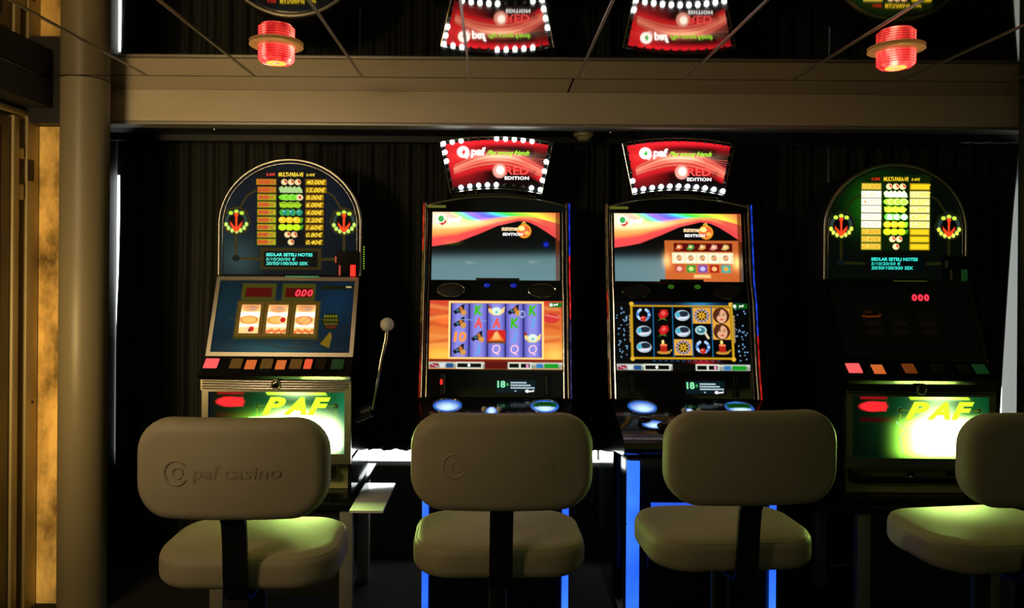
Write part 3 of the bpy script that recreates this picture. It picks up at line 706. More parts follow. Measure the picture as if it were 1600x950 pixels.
    q = MB(); Gp.dome(q, lx, 600, 6.3, 6.8, .012, .006); q.build('lock', darkchrome, band)
    # door glass with lit name
    fr = MB(); Gp.frame(fr, 329, 612, 540, 708, 10, -.012, .010); fr.build('door_frame', brushed, root)
    def pd(c):
        c.fill((.0, .10, .07)); c.box(329, 612, 398, 708, (.008, .02, .015), 1, 6)
        c.glow(475, 640, 75, 60, (.10, .42, .18), .8)
        if not hot: c.box(329, 612, 334, 708, (.02, .03, .09)); c.glow(540, 660, 14, 60, (.1, .5, .35), .7)
        c.box(342, 611, 383, 616.5, (.62, .08, .08), .8, 2); c.ell(362, 628, 21, 7.5, (1, .16, .18), 1.3, 2.5); c.box(352, 621, 382, 635, (1, .16, .18), 1.2, 2.5); c.box(342, 645, 395, 652, (.25, .03, .03), .6, 3)
        for px in (404, 526): c.line([(px, 636), (px, 712)], 2.4, (.42, .55, .08), .8); c.ell(px, 634, 5, 5, (.0, .08, .06)); c.ring(px, 634, 4.5, 4.5, 1, (.25, .5, .2), .7)
        c.line([(404, 634), (526, 634)], 2.2, (.35, .5, .08), .7)
        c.poly([(416, 611), (508, 611), (512, 617), (420, 617)], (.72, 1, .12), 1.6, 2)  # reflection of the name lettering, painted along the top edge
        c.glow(465, 606, 24, 12, (.8, 1, .7), 2.2)
        # bright star patch of the lamp behind the glass
        if not hot:
            c.poly([(392, 654), (440, 650), (478, 652), (486, 660), (520, 656), (526, 676), (536, 694), (532, 702), (470, 700), (420, 690)], (.9, 1, .75), 4.0, 6)
            c.glow(462, 656, 26, 12, (.8, 1, .6), 12); c.glow(510, 682, 18, 20, (.85, 1, .7), 14); c.glow(440, 672, 40, 18, (.6, 1, .25), 9)
        else:
            c.glow(470, 678, 60, 28, (.65, 1, .3), 8, 4); c.glow(478, 675, 44, 24, (.85, 1, .65), 14, 4); c.glow(462, 648, 24, 20, (.8, 1, .6), 4)
            c.line([(398, 652), (414, 664), (404, 676), (408, 700)], 1.5, (.6, 1, .6), 1.5)
    gridface('name_glass', Gp, 329, 612, 540, 708, 215, 100, pd, PRINT, root, .002)
    nm = MB()
    for ch_, a, b in (('P', 411, 449), ('A', 444, 481), ('F', 482, 518)): letter(nm, Gp, ch_, (a, 620, b, 648), .35, .05, .0045)
    flat(nm, 'name_lettering', T_lime if not hot else T_lime, root)
    # lower apron and coin tray
    q = MB(); Gp.box(q, 316, 718, 550, 724, -.06, .006); q.build('chrome_strip', brushed, root)
    Lp = Panel(316, 724, 550, 782, 3.3125, 3.3125, (X0+.013, X1-.013))
    zA1 = z18; 
    MB().box(X0+.014, X1-.014, 3.3058, 3.3164, zbt, z18-.012).build('lower_panel', mat('lower_panel_paint', tuple(lin((.72, .74, .50))), .35, noise=.05), root)
    zt0 = zbt+.10
    tray = MB().xprism([(3.2301, zt0-.02), (3.201, zt0), (3.1961, zt0), (3.2252, zt0-.035), (3.2592, zt0-.05), (3.3048, zt0-.05), (3.3048, zt0-.042), (3.2592, zt0-.042)], X0+.10, X1-.10).build('coin_tray', brushed, root)
    MB().tube([(X0+.10, 3.1981, zt0+.001), (X1-.10, 3.1981, zt0+.001)], .005, 8).build('tray_rim', chrome, tray)
    for x in (X0+.10, X1-.10): MB().xprism([(3.1961, zt0), (3.2301, zt0-.035), (3.2592, zt0-.05), (3.3048, zt0-.05), (3.3048, zt0+.004)], x-.003, x+.003).build('tray_end', blackgloss, tray)
    MB().ball(((X0+X1)/2, 3.201, zt0+.0), .020, 16).build('tray_knob', darkchrome, tray)
    lk = MB().lathe([(0, -.012), (.008, -.012), (.010, 0), (0, 0)], (X1-.07, 3.3058, zbt+.11), 16, 'y').build('apron_lock', chrome, root)
    MB().tube([(X1-.10, 3.2999, zbt+.112), (X1-.035, 3.2999, zbt+.112)], .004, 6).build('latch', blackmetal, root)
    # glowing beads painting a green reflection on the side, and pull lever
    if not hot:
        for k in range(10): MB().ball((X1+.012+0*k, 3.3659, zz(569, 386+k*3.7, 3.3659)), .0026, 8).build('painted_reflection_bead', T_grn, root)  # beaded green reflection, painted as a row of glowing dots
        MB().box(X1, X1+.011, 3.3581, 3.3737, zz(569, 424, 3.3659), zz(569, 382, 3.3659)).build('bead_backing', blackmetal, root)
    if hot: return
    Dk = 3.22
    pk, pb, pc = W(605, 507, Dk), W(596, 560, Dk), W(582, 640, Dk)
    lv = MB().tube([pk, W(603, 530, Dk), pb], [.007, .0085, .007], 10).tube([pb, pc], [.007, .009], 10).build('lever', chrome if not hot else darkchrome, root)
    MB().ball(pk, .0305, 24).build('lever_knob', whiteball if not hot else blackgloss, lv)
    MB().tube([pc, (X1-.0, Dk+.02, pc.z-.03)], [.028, .034], 20).build('lever_pivot', blackmetal, lv)
    if False: pass

R1 = (-.9225, 3.1525, 0.0)
zst = zz(447, 780, 3.1525)
def glass_lamp(root, dx, px, wide):
    p = W(px, 668, 3.135); l = bpy.data.lights.new('name_glass_lamp', 'AREA'); l.shape = 'ELLIPSE'; l.size = wide; l.size_y = .10; l.energy = 5.0; l.color = (.66, 1, .20)
    o = bpy.data.objects.new('name_glass_lamp', l); COL.objects.link(o); o.parent = root
    o.location = p-REF[root.name]; o.location.x += dx; o.rotation_euler = (-PI/2, 0, 0)
def stand(dx, label, shelf):
    r = empty('machine_stand', (R1[0]+dx, 3.3465, 0), (R1[0], 3.3465, 0))
    MB().box(-1.358, -.583, 3.0943, 3.74, zst-.028, zst-.001, .004).build('stand_top', blackgloss, r)
    for x in (-1.164, -.614):
        for y in (3.1428, 3.5502): MB().box(x-.028, x+.028, y-.02, y+.02, 0, zst-.028, .003).build('leg', dullmetal, r)
    MB().box(-1.13, -.64, 3.1622, 3.1816, .10, zst-.03).build('front_panel', blackmatt, r)
    if shelf:
        MB().box(-.582, -.442, 3.0167, 3.4047, zst-.012, zst-.001, .003).build('side_shelf', whiteshelf, r)['label'] = 'bright white side shelf'
        MB().box(-.582, -.567, 3.1525, 3.395, zst-.1, zst-.012).build('shelf_bracket', blackmetal, r)
    return tag(r, label, 'stand', 'low black stands under the fruit machines')
stand(0, 'low black machine stand with a bright white side shelf, under the left fruit machine', True)
stand(2.749, 'low black machine stand under the right fruit machine', False)
m1 = empty('fruit_machine', R1, R1); fruit_machine(m1, False)
tag(m1, 'arched fruit machine with three lit reels and a white ball lever, at the left', 'slot machine', 'arched fruit machines')
m4 = empty('fruit_machine', (R1[0]+2.749, R1[1], R1[2]), R1); fruit_machine(m4, True)
tag(m4, 'arched fruit machine with dark reels and glaring green name glass, at the right', 'slot machine', 'arched fruit machines')

glass_lamp(m1, 0, 488, .20); glass_lamp(m4, 0, 480, .28)

# ================================================================== VIDEO MACHINES
BL_sign = None
def hsv(h, s, v):
    h = np.asarray(h); i = h*6; r = np.clip(np.abs(i-3)-1, 0, 1); g = np.clip(2-np.abs(i-2), 0, 1); b = np.clip(2-np.abs(i-4), 0, 1)
    return (np.stack([r, g, b], -1)*s+(1-s))*v
def animal(c, x, y, sc=1):
    c.poly([(x-11*sc, y+2*sc), (x-3*sc, y-3*sc), (x+2*sc, y-8*sc), (x+7*sc, y-10*sc), (x+6*sc, y-3*sc), (x+10*sc, y+7*sc), (x+3*sc, y+8*sc), (x-2*sc, y+4*sc), (x-8*sc, y+7*sc)], (.05, .06, .10), 1)
    c.ell(x+5*sc, y+4*sc, 4.5*sc, 4.5*sc, (.85, .62, .32), 1); c.poly([(x-2*sc, y-3*sc), (x+2*sc, y-6*sc), (x+5*sc, y), (x, y+3*sc)], (.75, .45, .18), 1); c.ell(x-4*sc, y+1*sc, 2*sc, 1.5*sc, (.25, .55, .6), 1)
def skull(c, x, y):
    c.poly([(x-13, y-6), (x-8, y-2), (x, y-3), (x+8, y-2), (x+13, y-6), (x+12, y+3), (x+5, y+8), (x-5, y+8), (x-12, y+3)], (.95, .82, .50), 1.1); c.ell(x, y+1, 7, 6, (.85, .95, .90), 1.1); c.ell(x, y+3, 2, 1.5, (.3, .65, .6), 1); c.ell(x-11, y-5, 2.5, 2.5, (.6, .2, .12), 1)
def menu_bar(c, x0, x1, y, dark):
    c.box(x0, y, x1, y+10, (.62, .66, .60), .9, 1.5); c.box(x0, y+1, x1, y+3.5, (.9, .92, .88), .9, 1.5); c.box(x0+86, y-1, x0+124, y+11, (.36, .05, .03) if not dark else (.02, .02, .02), 1, 1)
    c.box(x0+2, y+2, x0+15, y+9, (.55, .15, .25)); c.line([(x0+3, y+3), (x0+14, y+8)], 1.3, (.8, .8, .85)); c.line([(x0+3, y+8), (x0+14, y+3)], 1.3, (.8, .2, .2)); c.box(x0+27, y+2, x0+38, y+9, (.12, .32, .55)); c.box(x0+17, y+2, x0+25, y+9, (.85, .88, .88))
    for a, b in ((43, 82), (123, 140), (141, 157)): c.box(x0+a-1, y, x0+b+1, y+10.5, (.9, .92, .85), 1, 1.2); c.box(x0+a+1, y+2, x0+b-1, y+8.5, (.02, .02, .02))
    c.box(x0+150, y+3, x0+154, y+8, (.95, .6, .8)); c.ell(x0+62, y+5, 2, 2.5, (1, 1, 1), 1.2)
    c.box(x0+166, y+2, x0+176, y+9, (.2, .5, .75)); c.box(x0+178, y+2, x0+200, y+9, (.1, .62, .15))
def video_machine(root, right):
    dx0 = 0
    X0, X1 = -.315, .346; xc_ = (X0+X1)/2
    Up = Panel(676, 332, 874, 438, 3.462, 3.415); Sp = Panel(672, 438, 878, 469, 3.413, 3.385, (X0+.022, X1-.022)); Lo = Panel(672, 470, 878, 577, 3.385, 3.335)
    Kp = Panel(672, 578, 878, 621, 3.335, 3.305, (X0+.02, X1-.02)); Dk = Panel(660, 621, 890, 656, 3.305, 3.10); D2 = Panel(655, 656, 893, 684, 3.10, 2.975)
    za = lambda py, D: zz(775, py, D)
    prof = [(3.475, za(322, 3.475)), (3.42, za(438, 3.42)), (3.39, za(469, 3.39)), (3.342, za(577, 3.342)), (3.312, za(621, 3.312)), (3.312, za(700, 3.31)), (3.312, .03), (3.74, .03), (3.74, za(322, 3.475)), ]
    MB().xprism(prof, X0+.012, X1-.012).build('cabinet', blackgloss, root)
    # top visor (shallow arch)
    tp = Panel(660, 300, 892, 332, 3.47, 3.47, (X0, X1))
    pts = [(tp.P(x, 323-17*(1-((x-776)/116)**2)**1.0, 0).x, tp.P(x, 323-15*(1-((x-776)/116)**2), 0).z) for x in np.linspace(660, 892, 21)]
    zlow = tp.P(700, 331).z
    MB().prism([(X0, zlow)]+pts+[(X1, zlow)], 3.445, 3.70).build('top_visor', blackgloss, root)
    MB().tube([(p[0], 3.446, p[1]+.001) for p in pts], .0045, 8).build('visor_trim', brushed, root)
    q = MB(); tp.box(q, 663, 322, 693, 326, .026, .032); q.build('corner_light', glowmat('olive_glow', (.42, .42, .14), .7), root)
    # side rails and their painted reflections
    for sgn, xo in ((-1, X0), (1, X1)):
        path = [(xo, y-.012, z) for (y, z) in prof[:5]]; path[0] = (xo, 3.455, za(318, 3.46))
        rl = MB().tube(path, [.010]*5, 10).build('side_rail', darkchrome, root)
        inn = [(xo-sgn*.020, y-.008, z) for (y, z) in prof[:5]]
        MB().tube(inn, .005, 8).build('inner_rail', chrome, root)
        MB().xprism([(y-.012, z) for y, z in prof[:5]]+[(3.5, prof[4][1]), (3.55, prof[0][1])], xo-.006, xo+.006).build('side_cheek', blackgloss, root)
        # coloured reflections of the surroundings, painted as a glowing strip on the outer rail
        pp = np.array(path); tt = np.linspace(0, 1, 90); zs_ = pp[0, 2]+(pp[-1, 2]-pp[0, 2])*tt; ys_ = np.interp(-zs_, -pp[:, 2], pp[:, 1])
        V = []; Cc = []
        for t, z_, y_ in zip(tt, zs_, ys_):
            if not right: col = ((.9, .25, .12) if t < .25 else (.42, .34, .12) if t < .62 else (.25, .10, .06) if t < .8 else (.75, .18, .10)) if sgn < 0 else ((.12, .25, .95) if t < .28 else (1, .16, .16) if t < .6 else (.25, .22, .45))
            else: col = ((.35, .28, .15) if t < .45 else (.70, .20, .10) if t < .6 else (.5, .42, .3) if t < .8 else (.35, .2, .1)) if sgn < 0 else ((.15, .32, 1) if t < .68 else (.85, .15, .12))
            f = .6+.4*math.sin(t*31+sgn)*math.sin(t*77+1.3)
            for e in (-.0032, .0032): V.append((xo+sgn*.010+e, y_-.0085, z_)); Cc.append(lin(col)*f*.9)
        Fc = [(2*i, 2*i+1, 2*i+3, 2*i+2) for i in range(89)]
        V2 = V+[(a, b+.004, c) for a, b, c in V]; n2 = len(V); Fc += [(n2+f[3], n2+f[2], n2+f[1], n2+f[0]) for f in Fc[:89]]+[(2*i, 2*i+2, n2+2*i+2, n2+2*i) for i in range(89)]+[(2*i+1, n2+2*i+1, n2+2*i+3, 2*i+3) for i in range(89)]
        link_mesh('painted_rail_reflection', V2, Fc, PRINT, root, False, np.array(Cc+Cc))
    # ---- upper screen
    def pu(c):
        x = c.X-676; y = c.Y-332
        c.fill((.01, .02, .02))
        g = 1/(1+np.exp(-(y-69+.02*(x-100))/3.2)); c.mix(g, (.42, .56, .58), .92); c.glow(775, 445, 90, 30, (.15, .25, .25), .5)
        yb = np.interp(x, [0, 20, 40, 75, 102, 135, 150, 163, 179, 192, 200], [54, 51, 47, 33, 21, 13, 15, 21, 31, 40, 46])
        ins = np.clip((yb-y)/.9+.5, 0, 1); rel = np.clip(y/np.maximum(yb, 1), 0, 1.2)
        hue = np.interp(x/198-.35*rel, [-.4, 0, .12, .28, .4, .5, .62, .8, 1], [.08, .10, .95-1+.11, .80-.06, .62, .40, .25, .14, .03])
        sat = np.interp(x, [0, 30, 60, 120, 198], [.2, .3, .5, .75, .75]); band = hsv(hue % 1, sat[:, None], 1)
        red = lin((.93, .26, .26)); org = lin((1, .66, .30)); wht = lin((1, .93, .75))
        base = np.where(rel[:, None] < .45, lin(band), org)
        w1 = np.clip((rel-.30)/.18, 0, 1)[:, None]; base = lin(band)*(1-w1)+org*w1
        w2 = np.clip((rel-.62)/.16, 0, 1)[:, None]; base = base*(1-w2)+red*w2
        rr_ = (np.clip((x-140)/35, 0, 1)*(rel > .4)*.9)[:, None]; base = base*(1-rr_)+red*.9*rr_
        st = np.exp(-((y-(24-.10*x))/5)**2)*np.exp(-((x-45)/45)**2); base = base+st[:, None]*wht*.7
        c.mix(ins, base*1.15+.02)
        c.ell(689, 343, 9, 8, (1, .95, .9), 1.2, 2); c.ell(689.5, 342.5, 4.5, 5, (.25, .72, .35), 1); c.poly([(686, 350), (694, 348), (696, 343), (698, 348), (692, 353)], (.85, .2, .2), 1)
        c.ell(819, 361, 11, 11, (1, .62, .15), 1.1); c.ell(819, 361, 9, 8.5, (.95, .42, .22), 1); c.ell(815, 357, 5, 4, (1, .92, .55), 1.2); c.ell(823, 364, 4, 3, (1, .8, .35), 1); c.line([(821, 350), (819, 347), (816, 349)], 2, (.95, .8, .3), 1)
        if not right: c.glow(705, 380, 12, 3, (.35, .42, .1), .5); c.glow(853, 382, 3, 3, (.1, .2, .95), .9)
        if right:
            c.box(754, 374, 870, 438, (.80, .40, .18), 1, 1); c.glow(812, 420, 60, 20, (.5, .2, .05), .6); c.glow(757, 406, 6, 10, (1, .8, .5), 1); c.glow(866, 408, 8, 10, (1, .85, .5), 1.2)
            c.box(768, 378, 859, 391, (.35, .05, .04), 1); c.box(765, 393, 860, 410, (.95, .90, .72), 1.1)
            cols_ = [(.9, .4, .2), (.3, .65, .25), (.9, .6, .3), (.95, .6, .55), (.9, .75, .4)]
            for k in range(5):
                cx_ = 776+k*18
                c.poly([(cx_-6, 388), (cx_-2, 380), (cx_+5, 381), (cx_+6, 386), (cx_, 389)], cols_[k], 1); c.ell(cx_, 384, 2.5, 2, (1, .9, .7), 1)
                c.box(cx_-7, 395, cx_+7, 408, (.98, .97, .85), 1.2); c.ell(cx_, 401, 5, 5, (.92, .72, .50), 1); c.ell(cx_-1, 399, 1.5, 1, (.5, .45, .4), 1); c.ell(cx_+1, 404, 2, 1, (.8, .4, .3), 1)
                cc = [(.80, .32, .25), (.25, .60, .22), (.50, .35, .68), (.70, .12, .08), (.25, .72, .66)][k]
                c.box(cx_-7, 412, cx_+7, 424, cc, 1, 2); c.ell(cx_, 418, 4, 3.5, [(1, .8, .7), (.85, .95, .5), (.85, .8, 1), (1, .8, .5), (.95, .7, .3)][k], 1)
            c.box(798, 427, 824, 432, (1, .8, .5), 1.1, 2)
        c.box(868, 332, 874, 438, (.45, .20, .06), .8, 2, .8)
        if not right: c.glow(735, 411, 6, 2, (.6, .65, .65), .3); c.glow(832, 409, 6, 2, (.6, .65, .65), .3)
    us = gridface('upper_screen', Up, 676, 332, 874, 438, 230, 124, pu, SCREEN, root, .001)
    flat(letter(MB(), Up, 'paf', (701, 338.5, 722, 350), 0, .04, .0022), 'screen_lettering', T_white, us)
    flat(letter(MB(), Up, 'summer', (784, 355.5, 811, 361), 0, .04, .0022), 'screen_lettering', glowmat('warm_title', (1, .85, .65), 1.1), us)
    flat(letter(MB(), Up, 'EDITION', (785.5, 364, 817, 368.6), .1, .05, .0022, 1.1), 'screen_lettering', T_white, us)
    q = MB(); Up.frame(q, 676, 332, 874, 438, 3.5, -.004, .006); q.build('screen_frame', blackgloss, root)
    # ---- speaker band
    q = MB(); Sp.box(q, 744, 435.5, 811, 439.5, .004, .012); q.build('badge_bar', blackmatt, root)
    for cx_ in (706, 846):
        q = MB(); Sp.dome(q, cx_, 454, 20, 10, .001, -.004+.006); sp = q.build('speaker', blackmatt, root)
        q = MB(); Sp.ring(q, cx_, 454, 21, 10.5, .0026, .004); q.build('speaker_ring', chrome if not right else darkchrome, sp)
    for cx_ in (761, 802):
        q = MB(); Sp.dome(q, cx_, 446, 5, 3.5, .001, .004); q.build('band_light', glowmat('band_blue', (.10, .20, .85) if not right else (.25, .5, .1), .45), root)
    # ---- lower screen
    def pl(c):
        if not right:
            c.fill((.90, .36, .16)); y = c.Y-470
            t = np.clip(y/95, 0, 1)[:, None]; c.c = lin((.85, .26, .18))*(1-t)+lin((1, .62, .22))*t
            for k in range(7): c.line([(672+kx, 478+k*11+5*math.sin(kx/26+k*1.7)) for kx in range(0, 207, 8)], 4.5, (.82, .30, .16) if k % 2 else (1, .66, .34), .9, 5, .7)
            c.glow(690, 555, 25, 12, (1, .8, .3), .5); c.glow(866, 555, 18, 14, (1, .8, .4), .6); c.glow(695, 500, 10, 8, (1, .4, .1), .4)
            c.ell(861, 497, 13, 8, (.85, .22, .20), 1, 2); c.line([(852, 492), (872, 496)], 2, (.95, .5, .45), 1, 2)
            c.box(701.5, 471, 849.5, 561.5, (1, .86, .55), 1.2, 1.2); c.box(703.8, 473.3, 847.2, 559.2, (.90, .62, .38), 1); c.box(705, 474.3, 846, 558.5, (.30, .28, .70), 1)
            for k in range(5):
                a = 705.5+k*28.2; m = 1-np.abs((c.X-a-14)/14); ins = (m > 0)&(c.Y > 474.5)&(c.Y < 558)
                s1 = np.where(ins, np.clip(m*1.5, 0, 1), 0); c.mix(s1*.85, (.60, .60, .95), 1.0); c.mix(((np.abs(c.X-a) < .8)&(c.Y > 474.5)&(c.Y < 558))*1., (.08, .06, .22))
            yy = [485, 505, 527, 547]; xs_ = [719.5+28.2*k for k in range(5)]
            for (ci, ri) in ((0, 0), (3, 0), (0, 1), (1, 2), (0, 3)): animal(c, xs_[ci], yy[ri])
            skull(c, xs_[2], yy[0]); skull(c, xs_[4], yy[2])
            a, b = xs_[2]-14, xs_[2]+14; c.box(a, 516, b, 536, (.85, .15, .12)); c.poly([(a+1, 535), (xs_[2]-2, 520), (xs_[2]+5, 522), (b-1, 535)], (.95, .45, .15), 1.1); c.poly([(xs_[2]-3, 520), (xs_[2]+2, 518), (xs_[2]+6, 530), (xs_[2]-6, 531)], (1, .75, .45), 1); c.box(a, 533, b, 537, (.45, .25, .05), 1, 2)
            c.box(672, 561.5, 878, 566, (.52, .12, .06), 1, 1.5); menu_bar(c, 672, 878, 566, False)
            c.box(858, 472, 878, 480, (.10, .45, .12), 1, 1.5); c.ell(861, 476, 2.6, 2.6, (.9, 1, .9), 1.1)
            c.line([(716, 500), (730, 500), (760, 502)], 1, (.6, .75, .95), .8); c.ring(816, 491, 4, 5, 1.3, (.7, .8, .95), 1)
        else:
            c.fill((.005, .01, .02)); c.box(694, 470, 870, 476, (.04, .10, .20), 1, 3); c.glow(803, 473, 20, 3, (.15, .55, .75), .9)
            rs = np.random.RandomState(3)
            for k in range(75):
                x_, y_ = (rs.uniform(673, 690) if k % 2 else rs.uniform(858, 876)), rs.uniform(474, 562); c.ell(x_, y_, .7+rs.rand()*.5, .7+rs.rand()*.5, (.55, .75, .95), .9, .8)
            for k in range(14): c.ell(694+(k % 2)*.7, 492+k*3.1, 1.5, 1.2, (.75, .62, .42), 1); c.ell(856-(k % 2)*.7, 492+k*3.1, 1.5, 1.2, (.75, .62, .42), 1)
            g = (.80, .62, .10)
            for a in ((695, 473, 698.5, 559), (851, 473, 854.5, 559), (695, 475, 854, 477.4), (695, 556.5, 855, 559.5)): c.box(*a, g, 1, .9)
            for p_ in ((697, 473), (852, 473), (697, 559), (853, 559)): c.ell(*p_, 3.4, 3.4, (.92, .72, .20), 1)
            xa = 700; cw = 30.3; yr = [491, 516, 541]
            for k in range(1, 5): c.line([(xa+k*cw, 477), (xa+k*cw, 556)], 1.4, (.10, .42, .62), 1)
            xs_ = [xa+cw*(k+.5) for k in range(5)]
            def tile(ci, ri): c.box(xs_[ci]-14, yr[ri]-12.5, xs_[ci]+14, yr[ri]+12.5, (.92, .66, .24), 1)
            def necklace(ci, ri):
                x, y = xs_[ci], yr[ri]
                for a in np.linspace(-60, 240, 15): c.ell(x+9*math.cos(math.radians(a)), y-1+8.5*math.sin(math.radians(a)), 2.2, 2.2, (.35, .55, .85) if int(a) % 2 else (.7, .85, 1), 1)
                c.ell(x, y+5.5, 4.6, 4.3, (.80, .16, .12), 1); c.ell(x-1, y+4, 1.5, 1.2, (1, .6, .5), 1)
            def rose(ci, ri):
                x, y = xs_[ci], yr[ri]; c.poly([(x-8, y+9), (x-1, y+2), (x+6, y+8), (x-2, y+6)], (.20, .55, .15), 1); c.poly([(x-7, y-1), (x-2, y-9), (x+7, y-9), (x+9, y-2), (x+3, y+5), (x-4, y+6)], (.78, .12, .12), 1); c.poly([(x-3, y-4), (x+2, y-8), (x+5, y-3), (x, y+1)], (.98, .36, .34), 1)
            def ringj(ci, ri):
                x, y = xs_[ci], yr[ri]; c.ell(x, y, 11.5, 8.5, (.72, .80, .85), 1); c.ell(x+2, y-2.5, 8, 4.5, (.12, .16, .22), 1); c.ell(x-7, y-1, 3.5, 4, (.30, .72, .82), 1); c.line([(x-6, y+5), (x+7, y+3)], 2, (.95, .90, .98), 1.1)
            def compass(ci, ri):
                x, y = xs_[ci], yr[ri]; tile(ci, ri); c.ell(x, y, 12, 11, (.72, .64, .62), 1)
                for a in np.linspace(0, 360, 12, endpoint=False): c.ell(x+10.3*math.cos(math.radians(a)), y+9.3*math.sin(math.radians(a)), 1.2, 1.2, (.30, .25, .4), 1)
                c.ell(x, y, 8, 7.6, (.14, .10, .04), 1)
                for a in np.linspace(0, 360, 8, endpoint=False): c.line([(x, y), (x+6.5*math.cos(math.radians(a)), y+6.2*math.sin(math.radians(a)))], 1.8, (.95, .72, .15), 1)
                c.ell(x, y, 1.5, 1.5, (.2, .1, .0), 1)
            def candle(ci, ri):
                x, y = xs_[ci], yr[ri]; c.ell(x, y+8, 10, 2.8, (.80, .55, .20), 1); c.line([(x+8, y+8), (x+12, y+4)], 2, (.75, .6, .2), 1); c.box(x-5, y-4, x+5, y+7, (.72, .13, .08), 1); c.box(x-5, y-5, x+5, y-2, (1, .5, .3), 1.1); c.ell(x-1, y-8, 2, 3.4, (1, .85, .5), 1.3)
            def magn(ci, ri):
                x, y = xs_[ci], yr[ri]; c.ell(x-2, y-2, 9, 7, (.70, .86, .85), 1); c.ell(x-2, y-2, 6.5, 4.8, (.25, .48, .52), 1); c.ell(x-4, y-3, 2.4, 1.6, (.8, .95, 1), 1.1); c.line([(x+5, y+3), (x+9, y+10)], 3.6, (.90, .84, .70), 1)
            def face(ci, ri):
                x, y = xs_[ci], yr[ri]; tile(ci, ri); c.ell(x, y, 13, 12.5, (.32, .14, .07), 1); c.ell(x+.5, y+1, 8, 10.5, (.93, .70, .54), 1); c.poly([(x-9, y-11), (x+1, y-12), (x-3, y-3), (x-9, y+6)], (.34, .16, .08), 1)
                c.ell(x-2.8, y-1, 1.7, .9, (.15, .1, .1), 1); c.ell(x+4, y-1, 1.7, .9, (.15, .1, .1), 1); c.line([(x-4.5, y-3.4), (x-1.5, y-3.6)], .8, (.3, .15, .08), 1); c.line([(x+2.5, y-3.6), (x+5.8, y-3.2)], .8, (.3, .15, .08), 1); c.line([(x+1, y), (x+1.4, y+3)], .8, (.78, .50, .36), 1); c.ell(x+.8, y+6, 2.6, 1.2, (.75, .16, .14), 1)
            necklace(0, 0); ringj(0, 1); ringj(0, 2); rose(1, 0); rose(1, 1); candle(1, 2); ringj(2, 0); ringj(2, 1); compass(2, 2); compass(3, 0); magn(3, 1); necklace(3, 2); face(4, 0); face(4, 1); candle(4, 2)
            for k in range(12): c.box(728+k*9, 561, 733+k*9, 563, (.12, .22, .35), 1)
            c.glow(806, 568, 15, 7, (.75, .08, .05), 1.0); menu_bar(c, 672, 878, 567, True)
            c.box(854, 472, 878, 480, (.04, .35, .08), 1, 1.5); c.ell(858, 476, 2.6, 2.6, (.9, 1, .9), 1.1)
    ls = gridface('lower_screen', Lo, 672, 470, 878, 577, 250, 130, pl, SCREEN, root, .001)
    if not right:
        yy = [485, 505, 527, 547]; xs_ = [719.5+28.2*k for k in range(5)]
        for (ch_, ci, ri, m) in (('K', 1, 0, T_kgr), ('K', 4, 0, T_kgr), ('K', 3, 1, T_kgr), ('A', 1, 1, T_agl), ('A', 2, 1, T_agl), ('J', 4, 1, T_blu), ('J', 3, 2, T_blu), ('J', 1, 3, T_blu), ('Q', 2, 3, T_pink), ('Q', 3, 3, T_pink), ('Q', 4, 3, T_pink), ('10', 0, 2, T_org)):
            wd = 6.5 if ch_ != '10' else 10; wd = 4.5 if ch_ == 'J' else wd
            flat(letter(MB(), Lo, ch_, (xs_[ci]-wd, yy[ri]-8, xs_[ci]+wd, yy[ri]+8), .1, .05 if ch_ != 'Q' else .0, .0025), 'reel_glyph', m, ls)
    flat(letter(MB(), Lo, 'paf', (865, 473.5, 872, 478), 0, .03, .0025), 'screen_lettering', T_white, ls)
    q = MB(); Lo.frame(q, 672, 470, 878, 577, 2.2, -.004, .005); q.build('screen_frame', blackgloss, root)
    # ---- black panel with age display, slots
    def pk_(c):
        c.fill((.015, .06, .08)); c.box(777, 594, 834, 613, (.02, .10, .12), 1)
        for yv, l in ((598, 26), (602, 32), (606, 36)):
            for k in range(int(l/3)): c.box(798+k*3, yv-1.1, 800.4+k*3, yv+1.1, (.80, .90, .95), .9, .7)
        c.ell(822.5, 611, 3, 2.4, (1, 1, 1), 1); c.ell(805, 611, 1.5, .9, (.7, .8, .85), 1)
    ag = gridface('age_display', Kp, 776, 593, 835, 614, 90, 34, pk_, SCREEN, root, .004)
    flat(letter(MB(), Kp, '18', (778, 595, 790, 606), 0, .04, .006), 'age_lettering', glowmat('age_green', (.55, .95, .70), 1.0), ag)
    flat(letter(MB(), Kp, '+', (791, 598, 795.5, 603.5), 0, .02, .006), 'age_lettering', glowmat('age_green2', (.3, .75, .4), 1.0), ag)
    flat(letter(MB(), Kp, 'paf', (826, 609, 833, 613), 0, .03, .006), 'age_lettering', T_white, ag)
    q = MB(); Kp.frame(q, 776, 593, 835, 614, 1.5, .0, .0055); q.build('display_frame', blackmatt, ag)
    for (a, b, nme) in ((693, 702, 'ticket_slot'), (848, 857, 'bill_slot')):
        q = MB(); Kp.box(q, a, 585, b, 618, .0, .012, 1.5); sl = q.build(nme, blackmatt, root)
        q = MB(); Kp.box(q, a+2, 588, a+4.2, 616, .012, .0145); q.build('slot_edge', darkchrome, sl)
    if not right:
        q = MB(); Kp.box(q, 692.5, 594, 696.5, 602, .013, .017); q.build('slot_light', T_red, root)
    q = MB(); Kp.box(q, 672, 577.5, 878, 580, .0, .006); q.build('panel_edge', darkchrome, root)
    # ---- button deck: upper slope and lower shelf with rounded nose
    sec = [(3.312, za(621, 3.305)), (3.10, za(656, 3.10)), (2.975, za(684, 2.975)), (2.955, za(686, 2.975)-.008), (2.95, za(686, 2.975)-.03), (2.96, za(686, 2.975)-.05), (2.99, za(686, 2.975)-.065), (3.20, za(686, 2.975)-.10), (3.312, za(686, 2.975)-.11)]
